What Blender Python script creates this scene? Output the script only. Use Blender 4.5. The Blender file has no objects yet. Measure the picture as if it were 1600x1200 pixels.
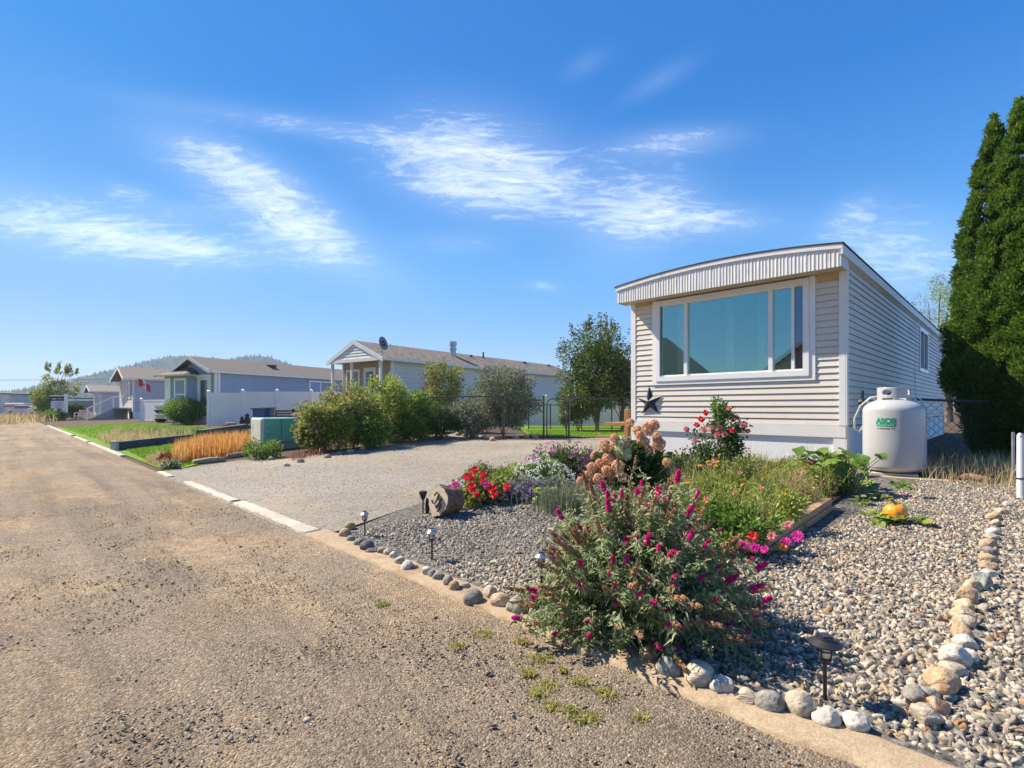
import bpy, bmesh, math, random
import numpy as np
from mathutils import Vector, Matrix, noise as mnoise
R = math.radians
random.seed(7); rng = np.random.default_rng(11)
SC = bpy.context.scene; COL = SC.collection
# ------------------------------------------------------------------ camera
F = 797.0; HZ = 636.0; CH = 1.2          # focal length in photo pixels, horizon row, eye height
cam = bpy.data.cameras.new("camera"); co = bpy.data.objects.new("camera", cam); COL.objects.link(co)
co.location = (0, 0, CH); co.rotation_euler = (R(90), 0, 0)
cam.sensor_width = 36; cam.lens = 36*F/1600; cam.shift_y = 36/1600; cam.clip_end = 6000; cam.clip_start = .05
SC.camera = co
# ------------------------------------------------------------------ light
SUN_DIR = Vector((-.90, .43, 0)).normalized(); SUN_EL = 46
sl = bpy.data.lights.new("sun", 'SUN'); sl.energy = 4.1; sl.angle = R(.5); sl.color = (1, .88, .71)
so = bpy.data.objects.new("sun", sl); COL.objects.link(so)
sv = Vector((SUN_DIR.x*math.cos(R(SUN_EL)), SUN_DIR.y*math.cos(R(SUN_EL)), math.sin(R(SUN_EL))))
so.rotation_euler = sv.to_track_quat('Z', 'Y').to_euler(); so.location = (-20, 10, 30)
SC.view_settings.view_transform = 'Standard'; SC.view_settings.look = 'None'
SC.view_settings.exposure = 1.3; SC.view_settings.gamma = 1
# ------------------------------------------------------------------ sky
wd = bpy.data.worlds.new("World"); SC.world = wd; wd.use_nodes = True
nt = wd.node_tree; N = nt.nodes; L = nt.links; N.clear()
def wn(t, **k):
    n = N.new(t)
    for a, b in k.items(): setattr(n, a, b)
    return n
def wmath(op, a, b=None, c=None, clamp=False):
    n = N.new('ShaderNodeMath'); n.operation = op; n.use_clamp = clamp
    for i, v in enumerate((a, b, c)):
        if v is None: continue
        if isinstance(v, (int, float)): n.inputs[i].default_value = v
        else: L.new(v, n.inputs[i])
    return n.outputs[0]
sky = wn('ShaderNodeTexSky', sky_type='NISHITA', sun_disc=False)
sky.sun_elevation = R(SUN_EL); sky.sun_rotation = math.atan2(SUN_DIR.x, SUN_DIR.y)
sky.altitude = 300; sky.air_density = 1.0; sky.dust_density = .35; sky.ozone_density = 2.2
tc = wn('ShaderNodeTexCoord'); sp = wn('ShaderNodeSeparateXYZ'); L.new(tc.outputs['Generated'], sp.inputs[0])
ysafe = wmath('MAXIMUM', sp.outputs['Y'], .05)
A = wmath('DIVIDE', sp.outputs['X'], ysafe); B = wmath('DIVIDE', sp.outputs['Z'], ysafe)
PATCH = [  # px, py, half length, half width, tilt (deg, down to the right), strength
 (735,235,120,50,8,1.0),(700,290,70,26,15,.6),(830,300,90,34,5,.75),(500,200,230,14,9,.55),(330,250,100,30,22,.85),(430,295,90,24,30,.65),
 (110,355,200,38,10,.92),(300,388,130,16,6,.55),(480,370,115,30,26,.98),(1000,335,80,46,-18,1.05),
 (1120,345,80,20,0,.7),(1050,222,80,16,-6,.9),(1400,395,100,46,5,.9),(1330,335,36,16,-30,.55),
 (200,300,36,10,12,.45),(1030,125,50,12,-30,.35),(710,380,60,14,0,.4),(850,447,24,6,5,.5),(300,330,50,10,5,.35),(915,100,30,12,-30,.3)]
msum = None
for px, py, la, lb, ang, st in PATCH:
    a0, b0 = (px-800)/F, (HZ-py)/F; c, s = math.cos(R(ang)), math.sin(R(ang))
    da = wmath('SUBTRACT', A, a0); db = wmath('SUBTRACT', B, b0)
    p = wmath('MULTIPLY', wmath('SUBTRACT', wmath('MULTIPLY', da, c), wmath('MULTIPLY', db, s)), F/la/1.15)
    q = wmath('MULTIPLY', wmath('ADD', wmath('MULTIPLY', da, s), wmath('MULTIPLY', db, c)), F/lb/1.3)
    r2 = wmath('ADD', wmath('MULTIPLY', p, p), wmath('MULTIPLY', q, q))
    g = wmath('MULTIPLY', wmath('POWER', 2.718, wmath('MULTIPLY', r2, -.9)), st)
    msum = g if msum is None else wmath('ADD', msum, g)
cb = wn('ShaderNodeCombineXYZ'); L.new(A, cb.inputs[0]); L.new(B, cb.inputs[1])
def wnoise(ang, sx, sy, scale, dist, det=9, rough=.62):
    mp = wn('ShaderNodeMapping'); mp.inputs['Rotation'].default_value = (0, 0, R(ang)); mp.inputs['Scale'].default_value = (sx, sy, 1)
    L.new(cb.outputs[0], mp.inputs[0])
    t = wn('ShaderNodeTexNoise'); t.inputs['Scale'].default_value = scale; t.inputs['Detail'].default_value = det
    t.inputs['Roughness'].default_value = rough; t.inputs['Distortion'].default_value = dist
    L.new(mp.outputs[0], t.inputs['Vector']); return t.outputs[0]
n1 = wnoise(20, 1, 4.2, 6.0, 2.2, 12, .72); n2 = wnoise(-38, 1, 5.0, 8, 1.8, 12, .74); n3 = wnoise(8, 1, 2, 3, .4, 6)
nn = wmath('ADD', wmath('ADD', wmath('MULTIPLY', n1, .46), wmath('MULTIPLY', n2, .38)), wmath('MULTIPLY', n3, .16))
cl = wmath('MULTIPLY', wmath('ADD', wmath('SUBTRACT', nn, .585), wmath('MULTIPLY', wmath('MINIMUM', msum, 1.15), .155)), 3.6, clamp=True)
cl = wmath('MULTIPLY', cl, wmath('MINIMUM', wmath('MULTIPLY', msum, 1.6), 1.0), clamp=True)
veil = wmath('MULTIPLY', msum, .10)
cf = wmath('MINIMUM', wmath('ADD', wmath('MULTIPLY', cl, .70), wmath('MULTIPLY', veil, 1.7)), .85)
hs = wn('ShaderNodeHueSaturation'); hs.inputs['Saturation'].default_value = 1.15; hs.inputs['Hue'].default_value = .5; hs.inputs['Value'].default_value = 1.0
L.new(sky.outputs[0], hs.inputs['Color'])
tr_ = wn('ShaderNodeValToRGB'); L.new(sp.outputs['Z'], tr_.inputs[0]); e_ = tr_.color_ramp.elements     # white balance of the air by height
e_[0].position = 0; e_[0].color = (.46,.56,.74,1); e_[1].position = 1; e_[1].color = (.065,.62,.95,1)
for p_, c_ in ((.12,(.44,.57,.79)), (.26,(.36,.68,.84)), (.5,(.06,.55,.86))): k_ = e_.new(p_); k_.color = (*c_, 1)
tm = wn('ShaderNodeMix', data_type='RGBA', blend_type='MULTIPLY'); tm.inputs['Factor'].default_value = 1; L.new(hs.outputs[0], tm.inputs['A']); L.new(tr_.outputs[0], tm.inputs['B'])
mx = wn('ShaderNodeMix', data_type='RGBA'); L.new(cf, mx.inputs['Factor']); xf = wmath('ADD', wmath('MULTIPLY', sp.outputs['X'], .42), 1.0)      # evens the sky out away from the sun
vm = wn('ShaderNodeVectorMath', operation='SCALE'); L.new(tm.outputs['Result'], vm.inputs[0]); L.new(xf, vm.inputs['Scale']); L.new(vm.outputs[0], mx.inputs['A'])
mx.inputs['B'].default_value = (6.6, 6.9, 7.4, 1)
bg = wn('ShaderNodeBackground'); bg.inputs['Strength'].default_value = .085; L.new(mx.outputs['Result'], bg.inputs['Color'])
wo = wn('ShaderNodeOutputWorld'); L.new(bg.outputs[0], wo.inputs['Surface'])

# ------------------------------------------------------------------ helpers: terrain and pixels
def zv(v): return min(max((v-2.3)*.043, 0.0), .30)
def UV(X, Y): return (Y-X)/2**.5, (X+Y)/2**.5
def XY(u, v): return (v-u)/2**.5, (u+v)/2**.5
def zg(X, Y): return zv(UV(X, Y)[1])
def G(px, py):
    z = 0.0
    for _ in range(25):
        Y = F*(CH-z)/(py-HZ); X = (px-800)/F*Y; z = .5*z+.5*zg(X, Y)
    return Vector((X, Y, zg(X, Y)))
def AT(px, Y, z=None):
    X = (px-800)/F*Y
    return Vector((X, Y, zg(X, Y) if z is None else z))
def ZP(py, Y): return CH+(HZ-py)/F*Y
# ------------------------------------------------------------------ helpers: objects
WL = {}
def link(o): COL.objects.link(o); return o
def props(o, label=None, cat=None, group=None, kind=None):
    if label: o['label'] = label
    if cat: o['category'] = cat
    if group: o['group'] = group
    if kind: o['kind'] = kind
    return o
def thing(name, label, cat, loc, group=None):
    o = link(bpy.data.objects.new(name, None)); o.location = loc; o.empty_display_size = .1
    WL[o] = Vector(loc); return props(o, label, cat, group)
class MB:
    def __init__(s): s.v = []; s.f = []
    def add(s, vs, fs):
        n = len(s.v); s.v += [tuple(p) for p in vs]; s.f += [tuple(i+n for i in f) for f in fs]; return s
    def quad(s, a, b, c, d): return s.add((a, b, c, d), ((0, 1, 2, 3),))
    def box(s, x0, x1, y0, y1, z0, z1, T=None):
        p = [(x, y, z) for z in (z0, z1) for y in (y0, y1) for x in (x0, x1)]
        if T: p = [T(*q) for q in p]
        return s.add(p, ((0,2,3,1),(4,5,7,6),(0,1,5,4),(2,6,7,3),(0,4,6,2),(1,3,7,5)))
    def tube(s, pts, rad, n=8, cap=True):
        pts = [Vector(p) for p in pts]; m = len(pts)
        if not hasattr(rad, '__len__'): rad = [rad]*m
        base = len(s.v); up = Vector((0, 0, 1)); pa = None
        for i, p in enumerate(pts):
            d = (pts[min(i+1, m-1)]-pts[max(i-1, 0)])
            if d.length < 1e-9: d = Vector((0, 0, 1))
            d.normalize()
            if pa is None: pa = d.cross(up if abs(d.z) < .9 else Vector((1, 0, 0))).normalized()
            else:
                pa = pa-d*pa.dot(d)
                pa = pa.normalized() if pa.length > 1e-6 else d.orthogonal().normalized()
            b = d.cross(pa)
            for k in range(n):
                t = 2*math.pi*k/n; s.v.append(tuple(p+(pa*math.cos(t)+b*math.sin(t))*rad[i]))
        for i in range(m-1):
            for k in range(n):
                k2 = (k+1) % n; a = base+i*n
                s.f.append((a+k, a+k2, a+n+k2, a+n+k))
        if cap:
            s.f.append(tuple(base+k for k in range(n))[::-1]); s.f.append(tuple(base+(m-1)*n+k for k in range(n)))
        return s
    def lathe(s, c, prof, n=32):
        c = Vector(c); base = len(s.v); m = len(prof)
        for r, z in prof:
            for k in range(n):
                t = 2*math.pi*k/n; s.v.append((c.x+r*math.cos(t), c.y+r*math.sin(t), c.z+z))
        for i in range(m-1):
            for k in range(n):
                k2 = (k+1) % n; a = base+i*n; s.f.append((a+k, a+k2, a+n+k2, a+n+k))
        if prof[0][0] > 1e-4: s.f.append(tuple(base+k for k in range(n))[::-1])
        if prof[-1][0] > 1e-4: s.f.append(tuple(base+(m-1)*n+k for k in range(n)))
        return s
    def prism(s, poly, z0, z1, T=None):      # polygon in x,y extruded along z, mapped by T
        n = len(poly); p = [(x, y, z) for z in (z0, z1) for x, y in poly]
        if T: p = [T(*q) for q in p]
        return s.add(p, [tuple(range(n))[::-1], tuple(range(n, 2*n))]+[(i, (i+1) % n, n+(i+1) % n, n+i) for i in range(n)])
def rawmesh(name, v, f, smooth=False):
    me = bpy.data.meshes.new(name)
    if isinstance(v, np.ndarray):
        k = f.shape[1]; me.vertices.add(len(v)); me.vertices.foreach_set('co', v.astype(np.float32).ravel())
        me.loops.add(f.size); me.loops.foreach_set('vertex_index', f.astype(np.int32).ravel())
        me.polygons.add(len(f)); me.polygons.foreach_set('loop_start', np.arange(0, f.size, k, dtype=np.int32))
        me.polygons.foreach_set('loop_total', np.full(len(f), k, dtype=np.int32)); me.update(calc_edges=True)
    else:
        me.from_pydata(v, [], f); me.update()
    if smooth: me.polygons.foreach_set('use_smooth', [True]*len(me.polygons))
    return me
def geo(m): return (m.v, m.f) if isinstance(m, MB) else m
def part(name, m, mat, parent, label=None, smooth=False, bevel=0):
    v, f = geo(m); o0 = WL[parent]
    if isinstance(v, np.ndarray): v = v-np.array(o0)
    else: v = [(p[0]-o0.x, p[1]-o0.y, p[2]-o0.z) for p in v]
    o = link(bpy.data.objects.new(name, rawmesh(name, v, f, smooth))); o.parent = parent; WL[o] = o0
    if mat: o.data.materials.append(mat)
    if bevel: bv(o, bevel)
    return props(o, label)
def bv(o, w, seg=2):
    b = o.modifiers.new('bevel', 'BEVEL'); b.width = w; b.segments = seg; b.limit_method = 'ANGLE'; return o
def solo(name, m, mat, label=None, cat=None, group=None, kind=None, smooth=False, bevel=0):
    v, f = geo(m); a = np.array(v, dtype=float)
    lo = Vector(((a[:,0].min()+a[:,0].max())/2, (a[:,1].min()+a[:,1].max())/2, a[:,2].min()))
    v = a-np.array(lo)
    if not isinstance(f, np.ndarray): v = [tuple(p) for p in v]
    o = link(bpy.data.objects.new(name, rawmesh(name, v, f, smooth))); o.location = lo; WL[o] = lo
    if mat: o.data.materials.append(mat)
    if bevel: bv(o, bevel)
    return props(o, label, cat, group, kind)
def inst(name, me, parent, loc, rot=None, sc=1):      # a part that shares a mesh; loc in world
    o = link(bpy.data.objects.new(name, me)); o.parent = parent
    M_ = Matrix.Translation(Vector(loc)-WL[parent])
    if rot is not None: M_ = M_ @ rot.to_matrix().to_4x4()
    if not hasattr(sc, '__len__'): sc = (sc, sc, sc)
    o.matrix_basis = M_ @ Matrix.Diagonal((*sc, 1)); WL[o] = Vector(loc); return o
def copy_tree(o, loc, label=None):
    c = link(o.copy()); c.location = loc; WL[c] = Vector(loc)
    if label: c['label'] = label
    for ch in list(o.children):
        d = link(ch.copy()); d.parent = c
        for g in list(ch.children):
            e = link(g.copy()); e.parent = d
    return c
# ------------------------------------------------------------------ helpers: materials
def lin(h):
    h = h.lstrip('#'); c = [int(h[i:i+2], 16)/255 for i in (0, 2, 4)]
    return tuple(x/12.92 if x <= .04045 else ((x+.055)/1.055)**2.4 for x in c)
def _new(name):
    m = bpy.data.materials.new(name); m.use_nodes = True; t = m.node_tree; t.nodes.clear()
    return m, t.nodes, t.links
def ramp(nd, stops, interp='LINEAR'):
    r = nd.new('ShaderNodeValToRGB'); e = r.color_ramp.elements; r.color_ramp.interpolation = interp
    while len(e) > 1: e.remove(e[-1])
    e[0].position = stops[0][0]; e[0].color = (*stops[0][1], 1)
    for p, c in stops[1:]:
        k = e.new(p); k.color = (*c, 1)
    return r
def mat(name, c1, c2=None, scale=4, rough=.7, bump=0, bscale=60, metal=0, spec=.3, detail=5, stretch=(1,1,1), stain=None, coat=0, bdist=.02):
    m, nd, lk = _new(name); b = nd.new('ShaderNodeBsdfPrincipled'); o = nd.new('ShaderNodeOutputMaterial'); lk.new(b.outputs[0], o.inputs[0])
    b.inputs['Roughness'].default_value = rough; b.inputs['Metallic'].default_value = metal; b.inputs['Specular IOR Level'].default_value = spec
    b.inputs['Coat Weight'].default_value = coat
    tc = nd.new('ShaderNodeTexCoord'); mp = nd.new('ShaderNodeMapping'); mp.inputs['Scale'].default_value = stretch; lk.new(tc.outputs['Object'], mp.inputs[0])
    if c2 is None: c2 = tuple(x*.82 for x in c1)
    t = nd.new('ShaderNodeTexNoise'); t.inputs['Scale'].default_value = scale; t.inputs['Detail'].default_value = detail; t.inputs['Roughness'].default_value = .6
    lk.new(mp.outputs[0], t.inputs['Vector']); r = ramp(nd, [(.33, c1), (.67, c2)]); lk.new(t.outputs[0], r.inputs[0]); out = r.outputs[0]
    if stain:
        t3 = nd.new('ShaderNodeTexNoise'); t3.inputs['Scale'].default_value = stain[1]; t3.inputs['Detail'].default_value = 6; lk.new(mp.outputs[0], t3.inputs['Vector'])
        r3 = ramp(nd, [(stain[2], (0,0,0)), (stain[2]+.12, (1,1,1))]); lk.new(t3.outputs[0], r3.inputs[0])
        mxx = nd.new('ShaderNodeMix'); mxx.data_type = 'RGBA'; lk.new(r3.outputs[0], mxx.inputs['Factor']); lk.new(out, mxx.inputs['A']); mxx.inputs['B'].default_value = (*stain[0], 1); out = mxx.outputs['Result']
    lk.new(out, b.inputs['Base Color'])
    if bump:
        t2 = nd.new('ShaderNodeTexNoise'); t2.inputs['Scale'].default_value = bscale; t2.inputs['Detail'].default_value = 6; lk.new(mp.outputs[0], t2.inputs['Vector'])
        bp = nd.new('ShaderNodeBump'); bp.inputs['Strength'].default_value = bump; bp.inputs['Distance'].default_value = bdist; lk.new(t2.outputs[0], bp.inputs['Height']); lk.new(bp.outputs[0], b.inputs['Normal'])
    return m
def leafmat(name, stops, trans=.3, rough=.5, spec=.3, nscale=3):
    stops = [(p, tuple(min(x*1.22, .86) for x in c)) for p, c in stops] if trans else stops; trans = min(trans+.08, .45) if trans else 0
    m, nd, lk = _new(name); b = nd.new('ShaderNodeBsdfPrincipled'); o = nd.new('ShaderNodeOutputMaterial')
    b.inputs['Roughness'].default_value = rough; b.inputs['Specular IOR Level'].default_value = spec
    g = nd.new('ShaderNodeNewGeometry'); tc = nd.new('ShaderNodeTexCoord'); t = nd.new('ShaderNodeTexNoise'); t.inputs['Scale'].default_value = nscale
    lk.new(tc.outputs['Object'], t.inputs['Vector'])
    ma = nd.new('ShaderNodeMath'); ma.operation = 'MULTIPLY_ADD'; lk.new(t.outputs[0], ma.inputs[0]); ma.inputs[1].default_value = .7; 
    mb = nd.new('ShaderNodeMath'); mb.operation = 'MULTIPLY_ADD'; lk.new(g.outputs['Random Per Island'], mb.inputs[0]); mb.inputs[1].default_value = .7; mb.inputs[2].default_value = -.2
    lk.new(mb.outputs[0], ma.inputs[2])
    r = ramp(nd, stops); lk.new(ma.outputs[0], r.inputs[0]); lk.new(r.outputs[0], b.inputs['Base Color'])
    if trans:
        tr = nd.new('ShaderNodeBsdfTranslucent'); lk.new(r.outputs[0], tr.inputs[0]); mi = nd.new('ShaderNodeMixShader'); mi.inputs[0].default_value = trans
        lk.new(b.outputs[0], mi.inputs[1]); lk.new(tr.outputs[0], mi.inputs[2]); lk.new(mi.outputs[0], o.inputs[0])
    else: lk.new(b.outputs[0], o.inputs[0])
    return m
def stonemat(name, stops, rough=.8, bump=.4, nscale=60):
    m, nd, lk = _new(name); b = nd.new('ShaderNodeBsdfPrincipled'); o = nd.new('ShaderNodeOutputMaterial'); lk.new(b.outputs[0], o.inputs[0])
    b.inputs['Roughness'].default_value = rough; b.inputs['Specular IOR Level'].default_value = .25
    g = nd.new('ShaderNodeNewGeometry'); r = ramp(nd, stops, 'CONSTANT'); lk.new(g.outputs['Random Per Island'], r.inputs[0])
    tc = nd.new('ShaderNodeTexCoord'); t = nd.new('ShaderNodeTexNoise'); t.inputs['Scale'].default_value = nscale; t.inputs['Detail'].default_value = 5; lk.new(tc.outputs['Object'], t.inputs['Vector'])
    r2 = ramp(nd, [(.3, (.62,.62,.62)), (.7, (1.2,1.2,1.2))]); lk.new(t.outputs[0], r2.inputs[0])
    mx = nd.new('ShaderNodeMix'); mx.data_type = 'RGBA'; mx.blend_type = 'MULTIPLY'; mx.inputs['Factor'].default_value = 1; lk.new(r.outputs[0], mx.inputs['A']); lk.new(r2.outputs[0], mx.inputs['B'])
    lk.new(mx.outputs['Result'], b.inputs['Base Color'])
    bp = nd.new('ShaderNodeBump'); bp.inputs['Strength'].default_value = bump; bp.inputs['Distance'].default_value = .01; lk.new(t.outputs[0], bp.inputs['Height']); lk.new(bp.outputs[0], b.inputs['Normal'])
    return m
# ------------------------------------------------------------------ helpers: scattered geometry
def rot_mats(n, tilt=None):
    q = rng.normal(size=(n, 4)); 
    if tilt is not None:
        a = rng.uniform(0, 2*np.pi, n); t = rng.normal(0, tilt, (n, 2)); q = np.stack([np.cos(a/2), t[:,0], t[:,1], np.sin(a/2)], 1)
    q /= np.linalg.norm(q, axis=1)[:, None]; w, x, y, z = q.T
    return np.stack([1-2*(y*y+z*z), 2*(x*y-z*w), 2*(x*z+y*w), 2*(x*y+z*w), 1-2*(x*x+z*z), 2*(y*z-x*w), 2*(x*z-y*w), 2*(y*z+x*w), 1-2*(x*x+y*y)], 1).reshape(n, 3, 3)
def ico(sub):
    bm = bmesh.new(); bmesh.ops.create_icosphere(bm, subdivisions=sub, radius=1)
    v = np.array([p.co[:] for p in bm.verts]); f = np.array([[q.index for q in p.verts] for p in bm.faces]); bm.free(); return v, f
IC1 = ico(1); IC2 = ico(2); IC3 = ico(4)
def pebbles(pos, size, sub=1, flat=.6, jit=.22, tilt=.25):
    v, f = (IC1, IC2)[sub-1]; n = len(pos)
    P = v[None]*(1+rng.normal(0, jit, (n, len(v), 1)))
    P = P*(size[:, None]*np.stack([rng.uniform(.85,1.7,n), rng.uniform(.65,1.1,n), flat*rng.uniform(.6,1.2,n)], 1))[:, None, :]
    P = np.einsum('nij,nvj->nvi', rot_mats(n, tilt), P)+pos[:, None, :]
    Fc = f[None]+(np.arange(n)*len(v))[:, None, None]
    return P.reshape(-1, 3), Fc.reshape(-1, 3)
def unit(a): return a/np.maximum(np.linalg.norm(a, axis=1), 1e-9)[:, None]
def leaves(pos, d, ln, wd, fold=.3, droop=.15, upb=.6, nrm=None):
    n = len(pos); d = unit(d); nr = rng.normal(size=(n, 3))*.8+np.array([0, 0, upb]) if nrm is None else nrm; s = unit(np.cross(d, nr)); nn = np.cross(s, d)
    ln = np.broadcast_to(ln, (n,))[:, None]; wd = np.broadcast_to(wd, (n,))[:, None]
    tip = pos+d*ln+np.array([0, 0, -1])*ln*droop; mid = pos+d*ln*.45
    l = mid+s*wd*.5+nn*wd*fold; r = mid-s*wd*.5+nn*wd*fold
    v = np.stack([pos, l, tip, r], 1).reshape(-1, 3); k = np.arange(n)[:, None]*4
    return v, np.concatenate([k+np.array([[0, 2, 1]]), k+np.array([[0, 3, 2]])], 0)
def cat(*gs):
    vs = []; fs = []; n = 0
    for v, f in gs:
        vs.append(v); fs.append(f+n); n += len(v)
    return np.concatenate(vs), np.concatenate(fs)
def clumps(c, rad, ncl, per, cr, shell=.55, zmin=None, flat=1.0):
    c = np.array(c); rad = np.array(rad); d = unit(rng.normal(size=(ncl, 3))); rr = rng.uniform(shell, 1, ncl)[:, None]
    cc = c+d*rr*rad*(1-np.array([cr/ max(r, cr*1.2) for r in rad])*.6)
    p = np.repeat(cc, per, 0); o = unit(rng.normal(size=(len(p), 3))); q = (rng.uniform(0, 1, len(p))**.45)[:, None]*cr*rng.uniform(.6, 1.25, ncl).repeat(per)[:, None]
    pos = p+o*q*np.array([1, 1, flat]); out = unit((pos-c)/rad)*.7+o*.8
    if zmin is not None:
        k = pos[:, 2] > zmin; pos, out = pos[k], out[k]
    return pos, out, cc
def blades(pos, h, w, lean=.35, n_seg=2):
    n = len(pos); a = rng.uniform(0, 2*np.pi, n); h = np.broadcast_to(h, (n,)); l = np.abs(rng.normal(0, lean, n))*h; b = a+rng.normal(1.57, .5, n)
    s = np.stack([np.cos(b), np.sin(b), 0*b], 1)*np.broadcast_to(w, (n,))[:, None]*.5; d = np.stack([np.cos(a), np.sin(a), 0*a], 1)
    mid = pos+d*(l*.35)[:, None]+np.array([0, 0, 1])*(h*.6)[:, None]; tip = pos+d*l[:, None]+np.array([0, 0, 1])*(h*np.sqrt(np.maximum(1-(l/h)**2*.5, .2)))[:, None]
    v = np.stack([pos-s, pos+s, mid+s*.8, mid-s*.8, tip], 1).reshape(-1, 3); k = np.arange(n)[:, None]*5
    return v, np.concatenate([k+np.array([[0,1,2]]), k+np.array([[0,2,3]]), k+np.array([[3,2,4]])], 0)
def in_poly(poly, n):
    """n random ground points inside a polygon given in (u, v)."""
    P = np.array(poly); lo, hi = P.min(0), P.max(0); out = []; tot = 0
    while tot < n:
        q = rng.uniform(lo, hi, (n*2+50, 2)); ins = np.zeros(len(q), bool); j = len(P)-1
        for i in range(len(P)):
            a, b = P[i], P[j]; c = ((a[1] > q[:,1]) != (b[1] > q[:,1])) & (q[:,0] < (b[0]-a[0])*(q[:,1]-a[1])/(b[1]-a[1]+1e-12)+a[0]); ins ^= c; j = i
        out.append(q[ins]); tot += ins.sum()
    q = np.concatenate(out)[:n]; u, v = q.T
    return np.stack([(v-u)/2**.5, (u+v)/2**.5, np.clip((v-2.3)*.043, 0, .3)], 1)
def pxpoly(*pts): return [UV(*G(*p)[:2]) for p in pts]
def sheet(name, poly, dz, m, step=.6, label=None, kind='structure', cat_=None):
    bm = bmesh.new(); bm.faces.new([bm.verts.new((u, v, 0)) for u, v in poly])
    P = np.array(poly); lo, hi = P.min(0), P.max(0)
    for ax in (0, 1):
        x = math.ceil(lo[ax]/step)*step
        while x < hi[ax]:
            no = (1, 0, 0) if ax == 0 else (0, 1, 0); bmesh.ops.bisect_plane(bm, geom=bm.verts[:]+bm.edges[:]+bm.faces[:], plane_co=(x, x, 0), plane_no=no); x += step
    for p in bm.verts:
        u, v = p.co.x, p.co.y; X, Y = XY(u, v); p.co = (X, Y, zv(v)+dz)
    bmesh.ops.triangulate(bm, faces=bm.faces[:]); bmesh.ops.recalc_face_normals(bm, faces=bm.faces[:])
    me = bpy.data.meshes.new(name); bm.to_mesh(me); bm.free(); o = link(bpy.data.objects.new(name, me)); me.materials.append(m)
    return props(o, label, cat_, None, kind)
def fbm(x, y, z=0, o=4): return mnoise.fractal(Vector((x, y, z)), .6, 2.1, o)
# ------------------------------------------------------------------ ground materials
def groundmat(name, stops, patch, speck, bump, bscale, pscale=.9, rough=.9, spk=70):
    """stops: ramp of the fine colour; patch: (colour, low, high) broad soil patches; speck: (dark, light)."""
    m, nd, lk = _new(name); b = nd.new('ShaderNodeBsdfPrincipled'); o = nd.new('ShaderNodeOutputMaterial'); lk.new(b.outputs[0], o.inputs[0])
    b.inputs['Roughness'].default_value = rough; b.inputs['Specular IOR Level'].default_value = .15
    tc = nd.new('ShaderNodeTexCoord')
    def ns(sc, det=6, ro=.6, dist=0):
        t = nd.new('ShaderNodeTexNoise'); t.inputs['Scale'].default_value = sc; t.inputs['Detail'].default_value = det; t.inputs['Roughness'].default_value = ro; t.inputs['Distortion'].default_value = dist
        lk.new(tc.outputs['Object'], t.inputs['Vector']); return t.outputs[0]
    r = ramp(nd, stops); lk.new(ns(bscale*.35, 8, .75), r.inputs[0])
    pr = ramp(nd, [(patch[1], (0,0,0)), (patch[2], (1,1,1))]); lk.new(ns(pscale, 8, .62, .4), pr.inputs[0])
    mx = nd.new('ShaderNodeMix'); mx.data_type = 'RGBA'; lk.new(pr.outputs[0], mx.inputs['Factor']); lk.new(r.outputs[0], mx.inputs['A']); mx.inputs['B'].default_value = (*patch[0], 1)
    vo = nd.new('ShaderNodeTexVoronoi'); vo.inputs['Scale'].default_value = spk; lk.new(tc.outputs['Object'], vo.inputs['Vector'])
    sr = ramp(nd, [(0, (speck[0],)*3), (.5, (1,1,1)), (1, (speck[1],)*3)]); sx = nd.new('ShaderNodeSeparateColor'); lk.new(vo.outputs['Color'], sx.inputs[0]); lk.new(sx.outputs[0], sr.inputs[0])
    m2 = nd.new('ShaderNodeMix'); m2.data_type = 'RGBA'; m2.blend_type = 'MULTIPLY'; m2.inputs['Factor'].default_value = .8; lk.new(mx.outputs['Result'], m2.inputs['A']); lk.new(sr.outputs[0], m2.inputs['B'])
    big = ramp(nd, [(.3, (.78,.78,.78)), (.7, (1.15,1.14,1.12))]); lk.new(ns(.35, 4), big.inputs[0])
    m3 = nd.new('ShaderNodeMix'); m3.data_type = 'RGBA'; m3.blend_type = 'MULTIPLY'; m3.inputs['Factor'].default_value = 1; lk.new(m2.outputs['Result'], m3.inputs['A']); lk.new(big.outputs[0], m3.inputs['B'])
    lk.new(m3.outputs['Result'], b.inputs['Base Color'])
    hs = nd.new('ShaderNodeMath'); hs.operation = 'MULTIPLY_ADD'; lk.new(vo.outputs['Distance'], hs.inputs[0]); hs.inputs[1].default_value = -.6; lk.new(ns(bscale, 6, .7), hs.inputs[2]); h2_ = nd.new('ShaderNodeMath'); h2_.operation = 'MULTIPLY_ADD'; lk.new(ns(5, 5, .6), h2_.inputs[0]); h2_.inputs[1].default_value = 2.0; lk.new(hs.outputs[0], h2_.inputs[2]); hs = h2_
    bp = nd.new('ShaderNodeBump'); bp.inputs['Strength'].default_value = bump; bp.inputs['Distance'].default_value = .012; lk.new(hs.outputs[0], bp.inputs['Height']); lk.new(bp.outputs[0], b.inputs['Normal'])
    return m
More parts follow.
